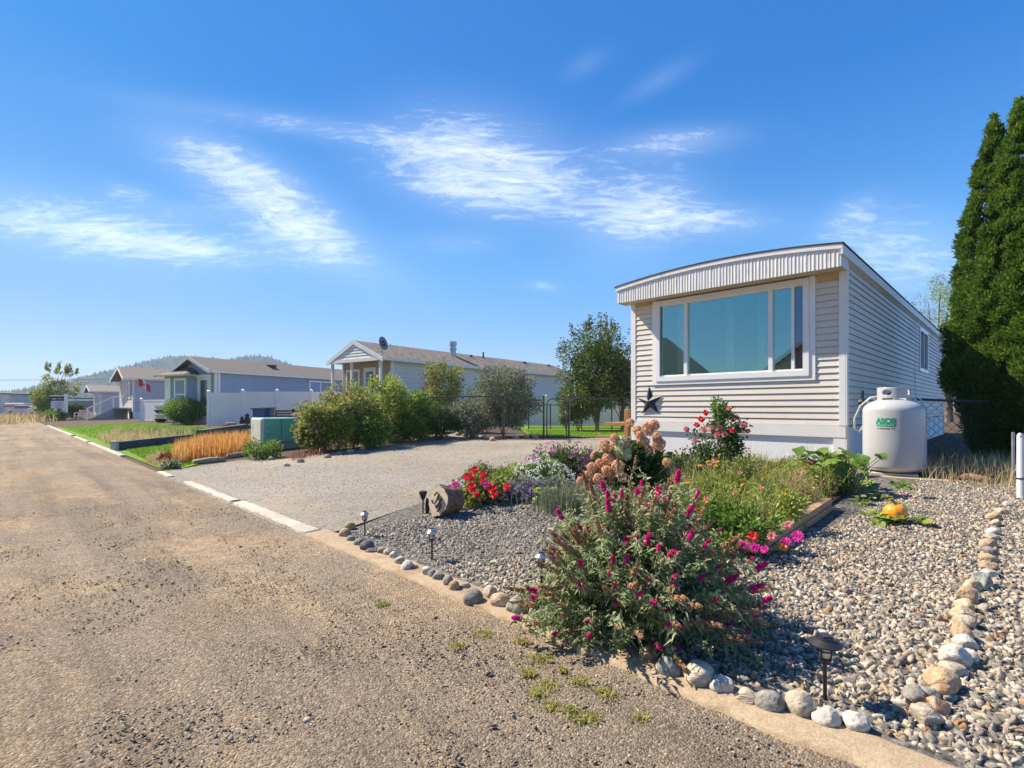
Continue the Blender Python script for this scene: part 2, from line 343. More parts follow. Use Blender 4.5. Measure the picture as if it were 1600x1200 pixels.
def roadmat():
    m, nd, lk = _new('lane dirt'); b = nd.new('ShaderNodeBsdfPrincipled'); o = nd.new('ShaderNodeOutputMaterial'); lk.new(b.outputs[0], o.inputs[0]); b.inputs['Roughness'].default_value = .92; b.inputs['Specular IOR Level'].default_value = .12
    tc = nd.new('ShaderNodeTexCoord'); rt = nd.new('ShaderNodeMapping'); rt.inputs['Rotation'].default_value = (0, 0, R(-45)); lk.new(tc.outputs['Object'], rt.inputs[0])   # x across the lane, y along it
    def ns(sc, det=6, ro=.6, dist=0, st=(1, 1, 1)):
        mp = nd.new('ShaderNodeMapping'); mp.inputs['Scale'].default_value = st; lk.new(rt.outputs[0], mp.inputs[0])
        t = nd.new('ShaderNodeTexNoise'); t.inputs['Scale'].default_value = sc; t.inputs['Detail'].default_value = det; t.inputs['Roughness'].default_value = ro; t.inputs['Distortion'].default_value = dist; lk.new(mp.outputs[0], t.inputs['Vector']); return t.outputs[0]
    def mixc(f, a, c, mode='MIX'):
        x = nd.new('ShaderNodeMix'); x.data_type = 'RGBA'; x.blend_type = mode
        for k, v in (('Factor', f), ('A', a), ('B', c)):
            if isinstance(v, (int, float)): x.inputs[k].default_value = v
            elif isinstance(v, tuple): x.inputs[k].default_value = (*v, 1)
            else: lk.new(v, x.inputs[k])
        return x.outputs['Result']
    def rp(src, stops): r = ramp(nd, stops); lk.new(src, r.inputs[0]); return r.outputs[0]
    K, W_ = (0,0,0), (1,1,1)
    def g3(a): return (a, a, a)
    agg = rp(ns(48, 8, .82), [(.32, (.155,.122,.088)), (.5, (.275,.22,.163)), (.68, (.40,.325,.245))])
    dirt = rp(ns(9, 8, .7), [(.3, (.27,.19,.115)), (.5, (.37,.275,.18)), (.7, (.455,.355,.245))])
    dm = rp(ns(1.15, 9, .66, .5, (1, .55, 1)), [(.47, K), (.60, W_)]); col = mixc(dm, agg, dirt)
    dk = rp(ns(.9, 9, .7, .8, (1.2, .35, 1)), [(.57, K), (.74, g3(.8))]); grit = rp(ns(40, 6, .8), [(.35, (.075,.06,.046)), (.5, (.155,.125,.10)), (.66, (.28,.235,.19))]); col = mixc(dk, col, grit)
    big = rp(ns(.28, 4), [(.3, g3(.82)), (.7, g3(1.14))]); col = mixc(1.0, col, big, 'MULTIPLY'); col = mixc(1.0, col, rp(ns(1.0, 5, .6, .3, (2.6, .14, 1)), [(.32, g3(.80)), (.5, g3(1.06)), (.68, g3(1.2))]), 'MULTIPLY')
    vo = nd.new('ShaderNodeTexVoronoi'); vo.inputs['Scale'].default_value = 120; lk.new(rt.outputs[0], vo.inputs['Vector']); sx = nd.new('ShaderNodeSeparateColor'); lk.new(vo.outputs['Color'], sx.inputs[0])
    col = mixc(.85, col, rp(sx.outputs[0], [(0, g3(.35)), (.25, g3(.85)), (.75, g3(1.05)), (1, g3(1.7))]), 'MULTIPLY'); lk.new(col, b.inputs['Base Color'])
    h = nd.new('ShaderNodeMath'); h.operation = 'MULTIPLY_ADD'; lk.new(vo.outputs['Distance'], h.inputs[0]); h.inputs[1].default_value = -.9; lk.new(ns(75, 8, .8), h.inputs[2])
    bp = nd.new('ShaderNodeBump'); bp.inputs['Strength'].default_value = 1; bp.inputs['Distance'].default_value = .011; lk.new(h.outputs[0], bp.inputs['Height']); lk.new(bp.outputs[0], b.inputs['Normal']); return m
m_road = roadmat()
m_drive = groundmat('driveway gravel', [(.3, (.18,.165,.145)), (.5, (.30,.275,.238)), (.7, (.42,.39,.34))], ((.38,.315,.23), .48, .72), (.62, 1.25), 1.0, 60, .6, spk=95)
m_gbase = groundmat('gravel bed base', [(.3, (.07,.065,.06)), (.5, (.14,.13,.12)), (.7, (.26,.24,.21))], ((.16,.13,.10), .6, .8), (.4, 1.6), .9, 40, spk=45)
m_soil = groundmat('bed soil', [(.3, (.05,.035,.025)), (.5, (.10,.072,.05)), (.7, (.17,.125,.09))], ((.12,.085,.055), .5, .7), (.6, 1.3), .9, 40)
m_field = groundmat('dry field', [(.3, (.22,.16,.085)), (.5, (.33,.25,.14)), (.7, (.42,.33,.2))], ((.16,.15,.07), .5, .7), (.8, 1.1), .8, 20)
m_lawnbase = groundmat('lawn base', [(.3, (.09,.165,.012)), (.5, (.135,.24,.02)), (.7, (.19,.31,.03))], ((.18,.24,.03), .55, .75), (.8, 1.15), .7, 60)
m_conc = groundmat('concrete strip', [(.3, (.31,.235,.15)), (.5, (.40,.31,.21)), (.7, (.49,.40,.28))], ((.30,.20,.12), .52, .68), (.8, 1.1), .25, 70, 2.2, spk=160)
m_conc2 = groundmat('pale curb', [(.3, (.40,.355,.29)), (.5, (.52,.475,.40)), (.7, (.62,.585,.52))], ((.46,.38,.28), .58, .72), (.75, 1.08), .5, 40, 2.6, spk=110)
m_hill = mat('hill slope', (.030,.050,.032), (.05,.072,.042), scale=.02, rough=1, spec=0)
# ------------------------------------------------------------------ ground and road
def grid(us, vs, fz, T=XY):
    v = [(*T(u, w), fz(u, w)) for u in us for w in vs]; n = len(vs)
    f = [(i*n+j, (i+1)*n+j, (i+1)*n+j+1, i*n+j+1) for i in range(len(us)-1) for j in range(n-1)]
    return v, f
def sgrid(name, us, vs, fz, m, label=None):
    v, f = grid(us, vs, fz); o = link(bpy.data.objects.new(name, rawmesh(name, v, f, True))); o.data.materials.append(m); return props(o, label, None, None, 'structure')
def prog(a, b, s, k):
    out = [a]; sg = 1 if b > a else -1
    while (b-out[-1])*sg > s: out.append(out[-1]+sg*s); s *= k
    return out+[b]
us = prog(-1.5, -40, .3, 1.3)[::-1][:-1]+list(np.arange(-1.5, 9, .045))+prog(9, 130, .06, 1.08)
vs = prog(-4.5, -60, .3, 1.35)[::-1][:-1]+list(np.arange(-4.5, 1.96, .045))+[2.0, 2.03]
def roadz(u, v):
    k = 1.0 if u < 7 else max(0, 1-(u-7)/12); e = min(1, max(0, (2.03-v)/.2))
    if k <= 0 or v < -6: return 0.0
    x, y = XY(u, v)
    rut = -.022*math.exp(-((v-1.15-.12*math.sin(u*.6))/.28)**2)
    return k*e*(.012*fbm(x*.9, y*.9)+.007*fbm(x*4, y*4, 5)+.004*fbm(x*16, y*16, 9, 3)+rut)
sgrid('road', us, vs, roadz, m_road)
def bank(u, v): return zv(v)
sgrid('ground', [-60, -20, -5, 0, 5, 10, 15, 20, 30, 40, 60, 100, 130], [1.97, 2.3, 4, 6, 8, 9.3, 12, 20, 40, 80], lambda u, v: zv(v)-.012, m_soil)
mb = MB(); mb.quad((-4000,-4000,-.06), (4000,-4000,-.06), (4000,4000,-.06), (-4000,4000,-.06))
o = link(bpy.data.objects.new('terrain', rawmesh('terrain', mb.v, mb.f))); o.data.materials.append(m_field); props(o, kind='structure')
# concrete strip along the garden, broken pale curb further on
def strip(name, u0, u1, v0, v1, h, m, sd):
    us_ = list(np.arange(u0, u1, .06))+[u1]; mb = MB(); n = 7
    for i, u in enumerate(us_):
        a = v0+.022*fbm(u*1.7, sd, 0)+.02*fbm(u*6, sd, 3); b = v1+.02*fbm(u*2.1, sd+9, 0)
        ws = [a, a+.006, a+.03, (a+b)/2, b-.03, b-.006, b]; zs = [-.04, h*.7, h, h*1.05, h, h*.7, -.04]
        mb.v += [(*XY(u, w), z+zv(w)+(.006*fbm(u*7, w*7) if 0 < k < 6 else 0)) for k, (w, z) in enumerate(zip(ws, zs))]
    for i in range(len(us_)-1):
        for k in range(n-1): mb.f.append((i*n+k, (i+1)*n+k, (i+1)*n+k+1, i*n+k+1))
    mb.f.append(tuple(range(n))); mb.f.append(tuple(len(mb.v)-n+k for k in range(n))[::-1])
    o = link(bpy.data.objects.new(name, rawmesh(name, mb.v, mb.f, True))); o.data.materials.append(m); return props(o, kind='structure')
strip('kerb', -6, 4.75, 1.995, 2.24, .018, m_conc, 1)
strip('kerb', 4.78, 6.9, 2.02, 2.19, .02, m_conc2, 2)
strip('kerb', 7.05, 9.4, 2.03, 2.16, .018, m_conc2, 3)
strip('kerb', 10.3, 11.2, 2.0, 2.12, .02, m_conc2, 4)
strip('kerb', 15.5, 22, 2.02, 2.16, .03, m_conc2, 5)
strip('kerb', 22.6, 27, 2.03, 2.15, .03, m_conc2, 6)
strip('kerb', 28, 44, 2.02, 2.17, .035, m_conc2, 7)
# driveway, gravel bed, lawns
drive = pxpoly((285,753),(320,727),(385,718),(470,716),(560,696),(660,681),(700,672),(790,686),(835,684.5),(985,684.5))+[(7.2,12.5),(5.6,9.2),(5.6,8.9),(5.4,7.8)]+pxpoly((930,720),(850,722),(740,757),(700,772),(640,792),(535,828))
drive = [(4.6, 1.97), (11.3, 1.97)]+[(u, max(v, 2.1)) for u, v in drive[1:]]
sheet('driveway', drive, .003, m_drive, .5)
gb = [(4.55, 2.22)]+pxpoly((640,792),(700,772),(740,757),(850,722))+[(5.5, 8.93), (-8, 8.93), (-8, 2.22)]
sheet('gravel_bed', gb, .006, m_gbase, .5)
def clampv(P): return [(u, 2.17 if v < 3 else v) for u, v in P]
sheet('lawn', clampv(pxpoly((93,667.5),(150,686),(182,701)))+pxpoly((330,687),(330,669),(258,663),(190,662),(140,665)), .004, m_lawnbase, .8)
sheet('lawn', clampv(pxpoly((196,704),(266,737)))+pxpoly((300,728),(345,715),(385,700),(385,690),(300,689)), .006, m_lawnbase, .8)
sheet('lawn', pxpoly((832,684),(990,684),(1030,664),(800,664)), .02, m_lawnbase, .8)
# ------------------------------------------------------------------ hills
prof = [(20,636),(60,622),(120,606),(150,598),(190,585),(225,571),(250,561),(275,557),(300,556.5),(325,559),(350,563),(370,561),(395,556),(420,558),(440,566),(470,574),(520,588),(580,600),(660,612),(760,622),(900,630),(1000,636)]
def ridge(px):
    for (a, ya), (b, yb) in zip(prof, prof[1:]):
        if a <= px <= b:
            t = (px-a)/(b-a); t = t*t*(3-2*t)*.5+t*.5; return ya+(yb-ya)*t
    return 636
D = 900; hv = []; hf = []; pxs = list(np.linspace(20, 1000, 150)); dz = [620, 700, 780, 850, 900, 960, 1080]; kz = [0, .32, .6, .85, 1, .8, 0]
for p in pxs:
    X = (p-800)/F*D; h = max((HZ-ridge(p))/F*D+CH, 0)
    for d, k in zip(dz, kz): hv.append((X+(d-D)*.1, d, -3+(h+3)*k+(h*.05*fbm(X*.012, d*.012)*(1 if 0 < k < 1 else 0))))
n = len(dz)
for i in range(len(pxs)-1):
    for j in range(n-1): hf.append((i*n+j, (i+1)*n+j, (i+1)*n+j+1, i*n+j+1))
o = link(bpy.data.objects.new('hills', rawmesh('hills', hv, hf, True))); o.data.materials.append(m_hill); props(o, kind='structure')
m_conifer = leafmat('far conifers', [(0, (.012,.028,.016)), (1, (.035,.06,.03))], 0, .9, 0)
tp = []
for _ in range(5200):
    p = random.uniform(30, 900); j = random.uniform(0, 5); j0 = int(j); w = j-j0; i = min(int((p-20)/(980/149)), 148)
    a = Vector(hv[i*n+j0]); b_ = Vector(hv[i*n+j0+1]); c = Vector(hv[(i+1)*n+j0]); q = a.lerp(b_, w)+(c-a)*random.random()
    if q.z > 3: tp.append(q)
tp = np.array([list(q) for q in tp]); K = 6; ang = np.arange(K)*2*np.pi/K; hh = rng.uniform(3.0, 6.5, len(tp)); rr = hh*rng.uniform(.2, .34, len(tp))
ring = np.stack([np.cos(ang), np.sin(ang), 0*ang], 1)
cv = np.concatenate([tp[:, None, :]+ring[None]*rr[:, None, None]-np.array([0,0,1]), (tp+np.stack([0*hh, 0*hh, hh], 1))[:, None, :]], 1).reshape(-1, 3)
cf_ = np.concatenate([(np.arange(len(tp))*(K+1))[:, None]+np.array([[k, (k+1) % K, K]]) for k in range(K)], 0)
o = solo('conifer_forest', (cv, cf_), m_conifer, 'dark blue-green conifer forest covering the far hills', 'forest', None, 'stuff')
# ------------------------------------------------------------------ building materials
m_side = mat('beige vinyl siding', (.65,.605,.545), (.70,.655,.595), 1.5, .5, .05, 30, spec=.35, stain=((.60,.56,.49), .9, .60))
m_white = mat('white trim paint', (.74,.73,.71), (.80,.79,.77), 3, .45, .03, 60, spec=.4, stain=((.55,.52,.47), 2.5, .68))
m_skirt = mat('white skirting panel', (.76,.76,.76), (.82,.82,.82), 2, .6, .12, 25, stain=((.55,.53,.5), 3, .66))
m_fasc = mat('weathered white fascia metal', (.62,.61,.60), (.76,.75,.74), 6, .4, .05, 60, stretch=(8, 8, .6), stain=((.36,.34,.32), 5, .60), spec=.5)
m_memb = mat('black roof membrane', (.035,.035,.04), (.06,.06,.06), 8, .8, .3, 40)
m_soff = mat('tan soffit', (.55,.46,.34), (.60,.51,.39), 4, .7)
m_tan = mat('tan frieze board', (.50,.35,.19), (.58,.42,.24), 5, .7)
m_upvc = mat('white window frame', (.80,.80,.80), (.84,.84,.84), 3, .3, spec=.5)
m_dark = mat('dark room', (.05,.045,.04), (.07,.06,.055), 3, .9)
m_curt = mat('pale curtain', (.75,.80,.78), (.80,.84,.82), 4, .9)
m_black = mat('black metal', (.012,.012,.014), (.022,.022,.024), 8, .4, .05, 60, spec=.5)
m_wood = mat('rough brown timber', (.24,.12,.055), (.36,.20,.10), 6, .8, .4, 30, stretch=(1,1,6))
m_shin = mat('grey brown shingles', (.13,.11,.095), (.24,.21,.185), 18, .9, .5, 50)
m_shin2 = mat('brown grey patchy shingles', (.11,.09,.075), (.27,.235,.20), 5, .9, .5, 50, stretch=(1,1,2), detail=8)
m_blue = mat('blue grey siding', (.26,.34,.47), (.30,.38,.50), 1.5, .55, spec=.3)
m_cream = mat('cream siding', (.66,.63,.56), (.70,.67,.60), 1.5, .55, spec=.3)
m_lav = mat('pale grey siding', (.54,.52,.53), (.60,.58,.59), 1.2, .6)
m_batt = mat('tan board and batten', (.42,.36,.27), (.48,.42,.32), 3, .7)
m_vinyl = mat('white vinyl fence', (.78,.765,.775), (.83,.815,.82), 1.2, .45, spec=.4)
m_gal = mat('galvanised steel', (.35,.36,.37), (.48,.49,.50), 10, .4, metal=.7)
def glassmat(name, tint, mixf, base, rough=.02):
    m, nd, lk = _new(name); o = nd.new('ShaderNodeOutputMaterial'); g = nd.new('ShaderNodeBsdfGlossy'); g.inputs['Color'].default_value = (*tint, 1); g.inputs['Roughness'].default_value = rough
    t = nd.new('ShaderNodeBsdfTransparent'); t.inputs[0].default_value = (*base, 1); x = nd.new('ShaderNodeMixShader'); x.inputs[0].default_value = mixf
    lk.new(t.outputs[0], x.inputs[1]); lk.new(g.outputs[0], x.inputs[2]); lk.new(x.outputs[0], o.inputs[0]); return m
m_glass = glassmat('teal window glass', (.50,.80,.70), .62, (.60,.76,.70))
m_glassd = glassmat('dark window glass', (.6,.66,.7), .35, (.12,.14,.16))
m_gfar = mat('far window glass', (.06,.08,.09), (.10,.12,.13), 2, .06, spec=.8)
# ------------------------------------------------------------------ wall helpers
class Frame:
    """local x along a, y along b (into the house), z up, origin O"""
    def __init__(s, O, a, b): s.O = Vector((O[0], O[1], 0)); s.a = Vector((*a, 0)).normalized(); s.b = Vector((*b, 0)).normalized()
    def __call__(s, x, y, z): return tuple(s.O+s.a*x+s.b*y+Vector((0, 0, z)))
    def face(s, side, x0=0, y0=0):   # T(s, out, z) for the front (facing -b) or right (facing -a) wall
        if side == 'front': return lambda p, o, z: s(x0+p, y0-o, z)
        return lambda p, o, z: s(x0-o, y0+p, z)
def laps(T, s0, s1, z0, z1, pitch, holes=(), proud=.017, zt=None):
    mb = MB(); z = z0
    while z < z1-1e-6:
        h = min(pitch, z1-z); iv = [(s0, s1)]
        for a, b, c, d in holes:
            if c < z+h*.6 and d > z+h*.4:
                nv = []
                for p, q in iv:
                    if a > p: nv.append((p, min(q, a)))
                    if b < q: nv.append((max(p, b), q))
                iv = [(p, q) for p, q in nv if q-p > 1e-4]
        if pitch < .19:
            jv = []
            for p, q in iv:
                c = p+random.uniform(.8, 3.6)
                while c < q-.3: jv.append((p, c)); p = c+.0015; c += random.uniform(2.4, 3.66)
                jv.append((p, q))
            iv = jv
        p0_ = proud
        for p, q in iv:
            proud = p0_+random.uniform(-.002, .0025)
            if zt:   # gable: clip to the slope
                p, q = zt(z+h*.5, p, q)
                if q-p < .05: continue
            g_ = min(.014, h*.3); mb.add((T(p, -.012, z), T(q, -.012, z), T(q, proud, z), T(p, proud, z), T(q, .004, z+h-g_), T(p, .004, z+h-g_), T(q, -.012, z+h-g_*.6), T(p, -.012, z+h-g_*.6), T(q, -.012, z+h), T(p, -.012, z+h)), ((0,1,2,3), (3,2,4,5), (5,4,6,7), (7,6,8,9)))
        proud = p0_; z += pitch
    return mb
def tbox(T, s0, s1, o0, o1, z0, z1, mb=None):
    mb = mb or MB(); return mb.box(s0, s1, o0, o1, z0, z1, T)
def window(par, T, s0, s1, z0, z1, fw=.05, out=.04, mull=(), hmull=(), glass=None, name='window', frame=None):
    f = MB(); tbox(T, s0, s1, -.06, out, z0, z0+fw, f); tbox(T, s0, s1, -.06, out, z1-fw, z1, f); tbox(T, s0, s0+fw, -.06, out-.001, z0+fw, z1-fw, f); tbox(T, s1-fw, s1, -.06, out-.001, z0+fw, z1-fw, f)
    for m0, m1 in mull: tbox(T, m0, m1, -.05, out-.008, z0+fw, z1-fw, f)
    for m0, m1 in hmull: tbox(T, s0+fw, s1-fw, -.05, out-.012, m0, m1, f)
    w = part(name, f, frame or m_upvc, par)
    g = MB(); g.quad(T(s0+fw, -.02, z0+fw), T(s1-fw, -.02, z0+fw), T(s1-fw, -.02, z1-fw), T(s0+fw, -.02, z1-fw))
    part('glass', g, glass or m_gfar, w); return w
# ------------------------------------------------------------------ the near mobile home
W, LN = 3.66, 13.6
hf_ = Frame((5.0, 7.64), (-1, 1), (1, 1)); base = hf_(W/2, 0, .25)
home = thing('mobile_home', 'beige sided single-wide mobile home with bowed white fascia and big teal front window', 'mobile home', base)
TF = hf_.face('front'); TR = hf_.face('right')
hole = [(.40, 3.20, 1.62, 3.35)]
part('front_wall', laps(TF, .085, W-.085, .92, 3.25, .1005, hole), m_side, home)
part('side_wall', laps(TR, .085, LN, .92, 3.44, .1005, [(7.66, 9.25, 2.12, 3.26)]), m_side, home)
mb = MB(); mb.box(.0, W, LN, LN+.03, .3, 3.5, hf_); mb.box(W, W+.03, 0, LN, .3, 3.45, hf_); part('rear_wall', mb, m_side, home)
mb = MB()
tbox(TF, 0, .085, -.06, .022, .92, 3.247, mb); tbox(TR, -.02, .085, -.05, .02, .921, 3.42, mb); part('corner_board', mb, m_white, home)
mb = MB(); tbox(TF, W-.085, W+.01, -.06, .022, .92, 3.247, mb); part('corner_board', mb, m_white, home)
mb = MB(); tbox(TF, 0, W, -.02, .018, .74, .918, mb); part('band_board', mb, m_white, home)
mb = MB(); tbox(TF, .0, .16, -.03, .012, .12, .738, mb); part('skirting_post', mb, m_white, home); mb = MB(); tbox(TF, W-.12, W, -.03, .012, .12, .738, mb); part('skirting_post', mb, m_white, home)
mb = MB(); tbox(TR, -.01, .10, -.03, .015, .12, .918, mb); part('skirting_post', mb, m_white, home)
mb = MB(); tbox(TF, .16, W-.12, -.05, -.018, .1, .738, mb); part('skirting', mb, m_skirt, home)
mb = MB(); tbox(TR, .1, LN, -.05, -.01, .1, .90, mb)
for k in range(1, 12): tbox(TR, .1+k*1.2, .13+k*1.2, -.012, .006, .1, .90, mb)
part('side_skirting', mb, m_skirt, home)
for s0, s1, z0 in ((.09, .37, 3.13), (3.25, W-.09, 3.17)): mb = MB(); tbox(TF, s0, s1, .0, .022, z0, 3.246, mb); part('frieze_board', mb, m_tan, home)
# front overhang: soffit, corrugated fascia, bowed roof
OV = .42; XL, XR = W+.08, -.03
def bow(x): return 3.545+.13*(1-((x-W/2)/(W/2+.08))**2)
mb = MB(); mb.box(XR+.02, XL-.02, -OV+.02, .0, 3.25, 3.262, hf_); mb.box(XR+.02, XL-.02, 0.002, .06, 3.25, 3.262, hf_); part('soffit', mb, m_soff, home)
mb = MB(); xs = np.linspace(XR, XL, 320)
for i in range(len(xs)-1):
    ph = (xs[i]/.052) % 1; ph2 = (xs[i+1]/.052) % 1; d0 = .006 if ph < .3 else 0; d1 = .006 if ph2 < .3 else 0
    mb.quad(hf_(xs[i], -OV-d0, 3.225), hf_(xs[i+1], -OV-d1, 3.225), hf_(xs[i+1], -OV-d1, bow(xs[i+1])-.07), hf_(xs[i], -OV-d0, bow(xs[i])-.07))
mb.quad(hf_(XR, -OV, 3.225), hf_(XR, .0, 3.225), hf_(XR, 0, 3.45), hf_(XR, -OV, 3.45)); mb.quad(hf_(XL, -OV, 3.225), hf_(XL, .0, 3.225), hf_(XL, 0, 3.5), hf_(XL, -OV, 3.5))
part('fascia', mb, m_fasc, home)
mb = MB(); xs = np.linspace(XR-.015, XL+.015, 28)
for a, b in zip(xs, xs[1:]):
    q = [hf_(a, -OV-.022, bow(a)-.078), hf_(b, -OV-.022, bow(b)-.078), hf_(b, -OV-.022, bow(b)-.008), hf_(a, -OV-.022, bow(a)-.008)]; mb.quad(*q)
    mb.quad(hf_(a, -OV-.022, bow(a)-.078), hf_(b, -OV-.022, bow(b)-.078), hf_(b, -OV+.01, bow(b)-.078), hf_(a, -OV+.01, bow(a)-.078))
tbox(TR, -OV-.02, LN, .03, .055, 3.395, 3.535, mb); part('roof_trim', mb, m_white, home)
mb = MB(); tbox(TR, -OV-.01, LN, .0, .03, 3.40, 3.415, mb); tbox(TR, 0, LN, .0, .029, 3.36, 3.40, mb); part('eave_strip', mb, m_soff, home)
mb = MB(); n = len(xs)
for y in (-OV-.03, LN+.05):
    for a in xs: mb.v.append(hf_(a*1.012-.02, y, bow(a)+.012))
    for a in xs: mb.v.append(hf_(a*1.012-.02, y, bow(a)-.012))
for i in range(n-1):
    mb.f += [(i, i+1, 2*n+i+1, 2*n+i), (i, i+1, n+i+1, n+i), (n+i, n+i+1, 3*n+i+1, 3*n+i), (2*n+i, 2*n+i+1, 3*n+i+1, 3*n+i)]
mb.f += [(0, n, 3*n, 2*n), (n-1, 2*n-1, 4*n-1, 3*n-1)]; part('roof', mb, m_memb, home)
# picture window: wide casing, three panes, slider
mb = MB(); c0, c1, zb, zt_ = .485, 3.125, 1.69, 3.225
tbox(TF, c0, c1, 0, .045, zb, zb+.09, mb); tbox(TF, c0, c1, 0, .045, zt_-.085, zt_, mb); tbox(TF, c0, c0+.085, 0, .044, zb+.09, zt_-.085, mb); tbox(TF, c1-.085, c1, 0, .044, zb+.09, zt_-.085, mb)
tbox(TF, .40, c0-.002, 0, .028, 1.66, 3.24, mb); tbox(TF, c1+.002, 3.2, 0, .028, 1.66, 3.24, mb); tbox(TF, .40, 3.2, 0, .03, 1.62, 1.688, mb)
win = part('picture_window', mb, m_upvc, home)
x0, x1, z0, z1 = c0+.085, c1-.085, zb+.09, zt_-.085
mb = MB(); tbox(TF, 1.02, 1.085, -.05, .03, z0, z1, mb); tbox(TF, 2.49, 2.555, -.05, .03, z0, z1, mb)
for s0, s1 in ((x0, 1.02), (1.085, 2.49), (2.555, x1)):
    tbox(TF, s0, s1, -.05, .01, z0, z0+.025, mb); tbox(TF, s0, s1, -.05, .01, z1-.025, z1, mb)
tbox(TF, .70, .745, -.045, .012, z0+.025, z1-.025, mb); part('mullion', mb, m_upvc, win)
for s0, s1, gm in ((x0, .70, m_glassd), (.745, 1.02, m_glass), (1.085, 2.49, m_glass), (2.555, x1, m_glass)):
    g = MB(); g.quad(TF(s0, -.02, z0+.025), TF(s1, -.02, z0+.025), TF(s1, -.02, z1-.025), TF(s0, -.02, z1-.025)); part('pane', g, gm, win)
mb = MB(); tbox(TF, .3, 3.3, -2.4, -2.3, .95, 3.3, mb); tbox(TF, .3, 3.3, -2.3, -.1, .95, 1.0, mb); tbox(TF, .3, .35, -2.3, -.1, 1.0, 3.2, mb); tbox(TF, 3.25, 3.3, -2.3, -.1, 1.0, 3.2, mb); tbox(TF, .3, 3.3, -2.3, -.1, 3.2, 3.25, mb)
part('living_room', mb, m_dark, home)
for a, b, lb in ((1.18, 1.32, 'pale curtain gathered behind the right end of the big centre pane'), (1.72, 1.86, 'pale curtain hanging behind the middle of the big centre pane'), (2.62, 2.78, 'pale curtain gathered behind the narrow left pane')):
    mb = MB(); ks = np.linspace(a, b, 15)
    for i in range(14): mb.quad(*[TF(ks[j], -.17+.025*math.sin(j*1.7), z) for j, z in ((i, 1.5), (i+1, 1.5), (i+1, 3.18), (i, 3.18))])
    c = solo('curtain', mb, m_curt, lb, 'curtain', 'curtains in the picture window', smooth=True)
    sm = c.modifiers.new('thickness', 'SOLIDIFY'); sm.thickness = .004
window(home, TR, 7.66, 9.25, 2.12, 3.26, .09, .03, mull=((8.42, 8.48),), glass=m_gfar)
mb = MB(); tbox(TR, 6.9, 6.93, 0, .02, .95, 3.36, mb); part('seam_strip', mb, m_white, home)
# black metal star
def star():
    c = Vector(TF(3.26, .02, 1.31)); ax = hf_.a; up = Vector((0, 0, 1)); out = -hf_.b; mb = MB(); vs = [c+out*.07]
    for k in range(10):
        t = R(90+36*k+3); r = .30 if k % 2 == 0 else .115; vs.append(c+ax*(-math.cos(t)*r)+up*math.sin(t)*r)
    vs.append(c-out*.005)
    return mb.add([tuple(p) for p in vs], [(0, 1+k, 1+(k+1) % 10) for k in range(10)]+[(11, 1+(k+1) % 10, 1+k) for k in range(10)])
m_star = mat('dark metal star paint', (.018,.02,.028), (.035,.037,.05), 12, .5, .1, 60, spec=.5)
solo('wall_star', star(), m_star, 'black five-pointed metal star hung on the beige siding below the window', 'wall star')
# wooden deck corner beyond the home
dk = thing('wooden_deck', 'brown wooden deck steps with post and rail behind the home corner', 'deck', AT(976, 11.9))
def deckT(x, y, z): return hf_(W+.12+x, .9+y, z)
mb = MB(); mb.box(.0, .1, .0, .1, .2, 1.33, deckT); mb.box(.55, .65, .0, .1, .2, 1.15, deckT); part('post', mb, m_wood, dk, bevel=.006)
mb = MB(); mb.box(.0, 1.3, .1, 1.6, .78, .84, deckT); mb.box(.1, 1.3, -.2, .0, .5, .55, deckT); part('tread', mb, m_wood, dk)
mb = MB(); mb.box(-.02, .08, .1, 1.8, 1.25, 1.33, deckT); mb.box(-.0, .05, .1, 1.8, .35, 1.15, deckT); part('rail', mb, m_wood, dk)
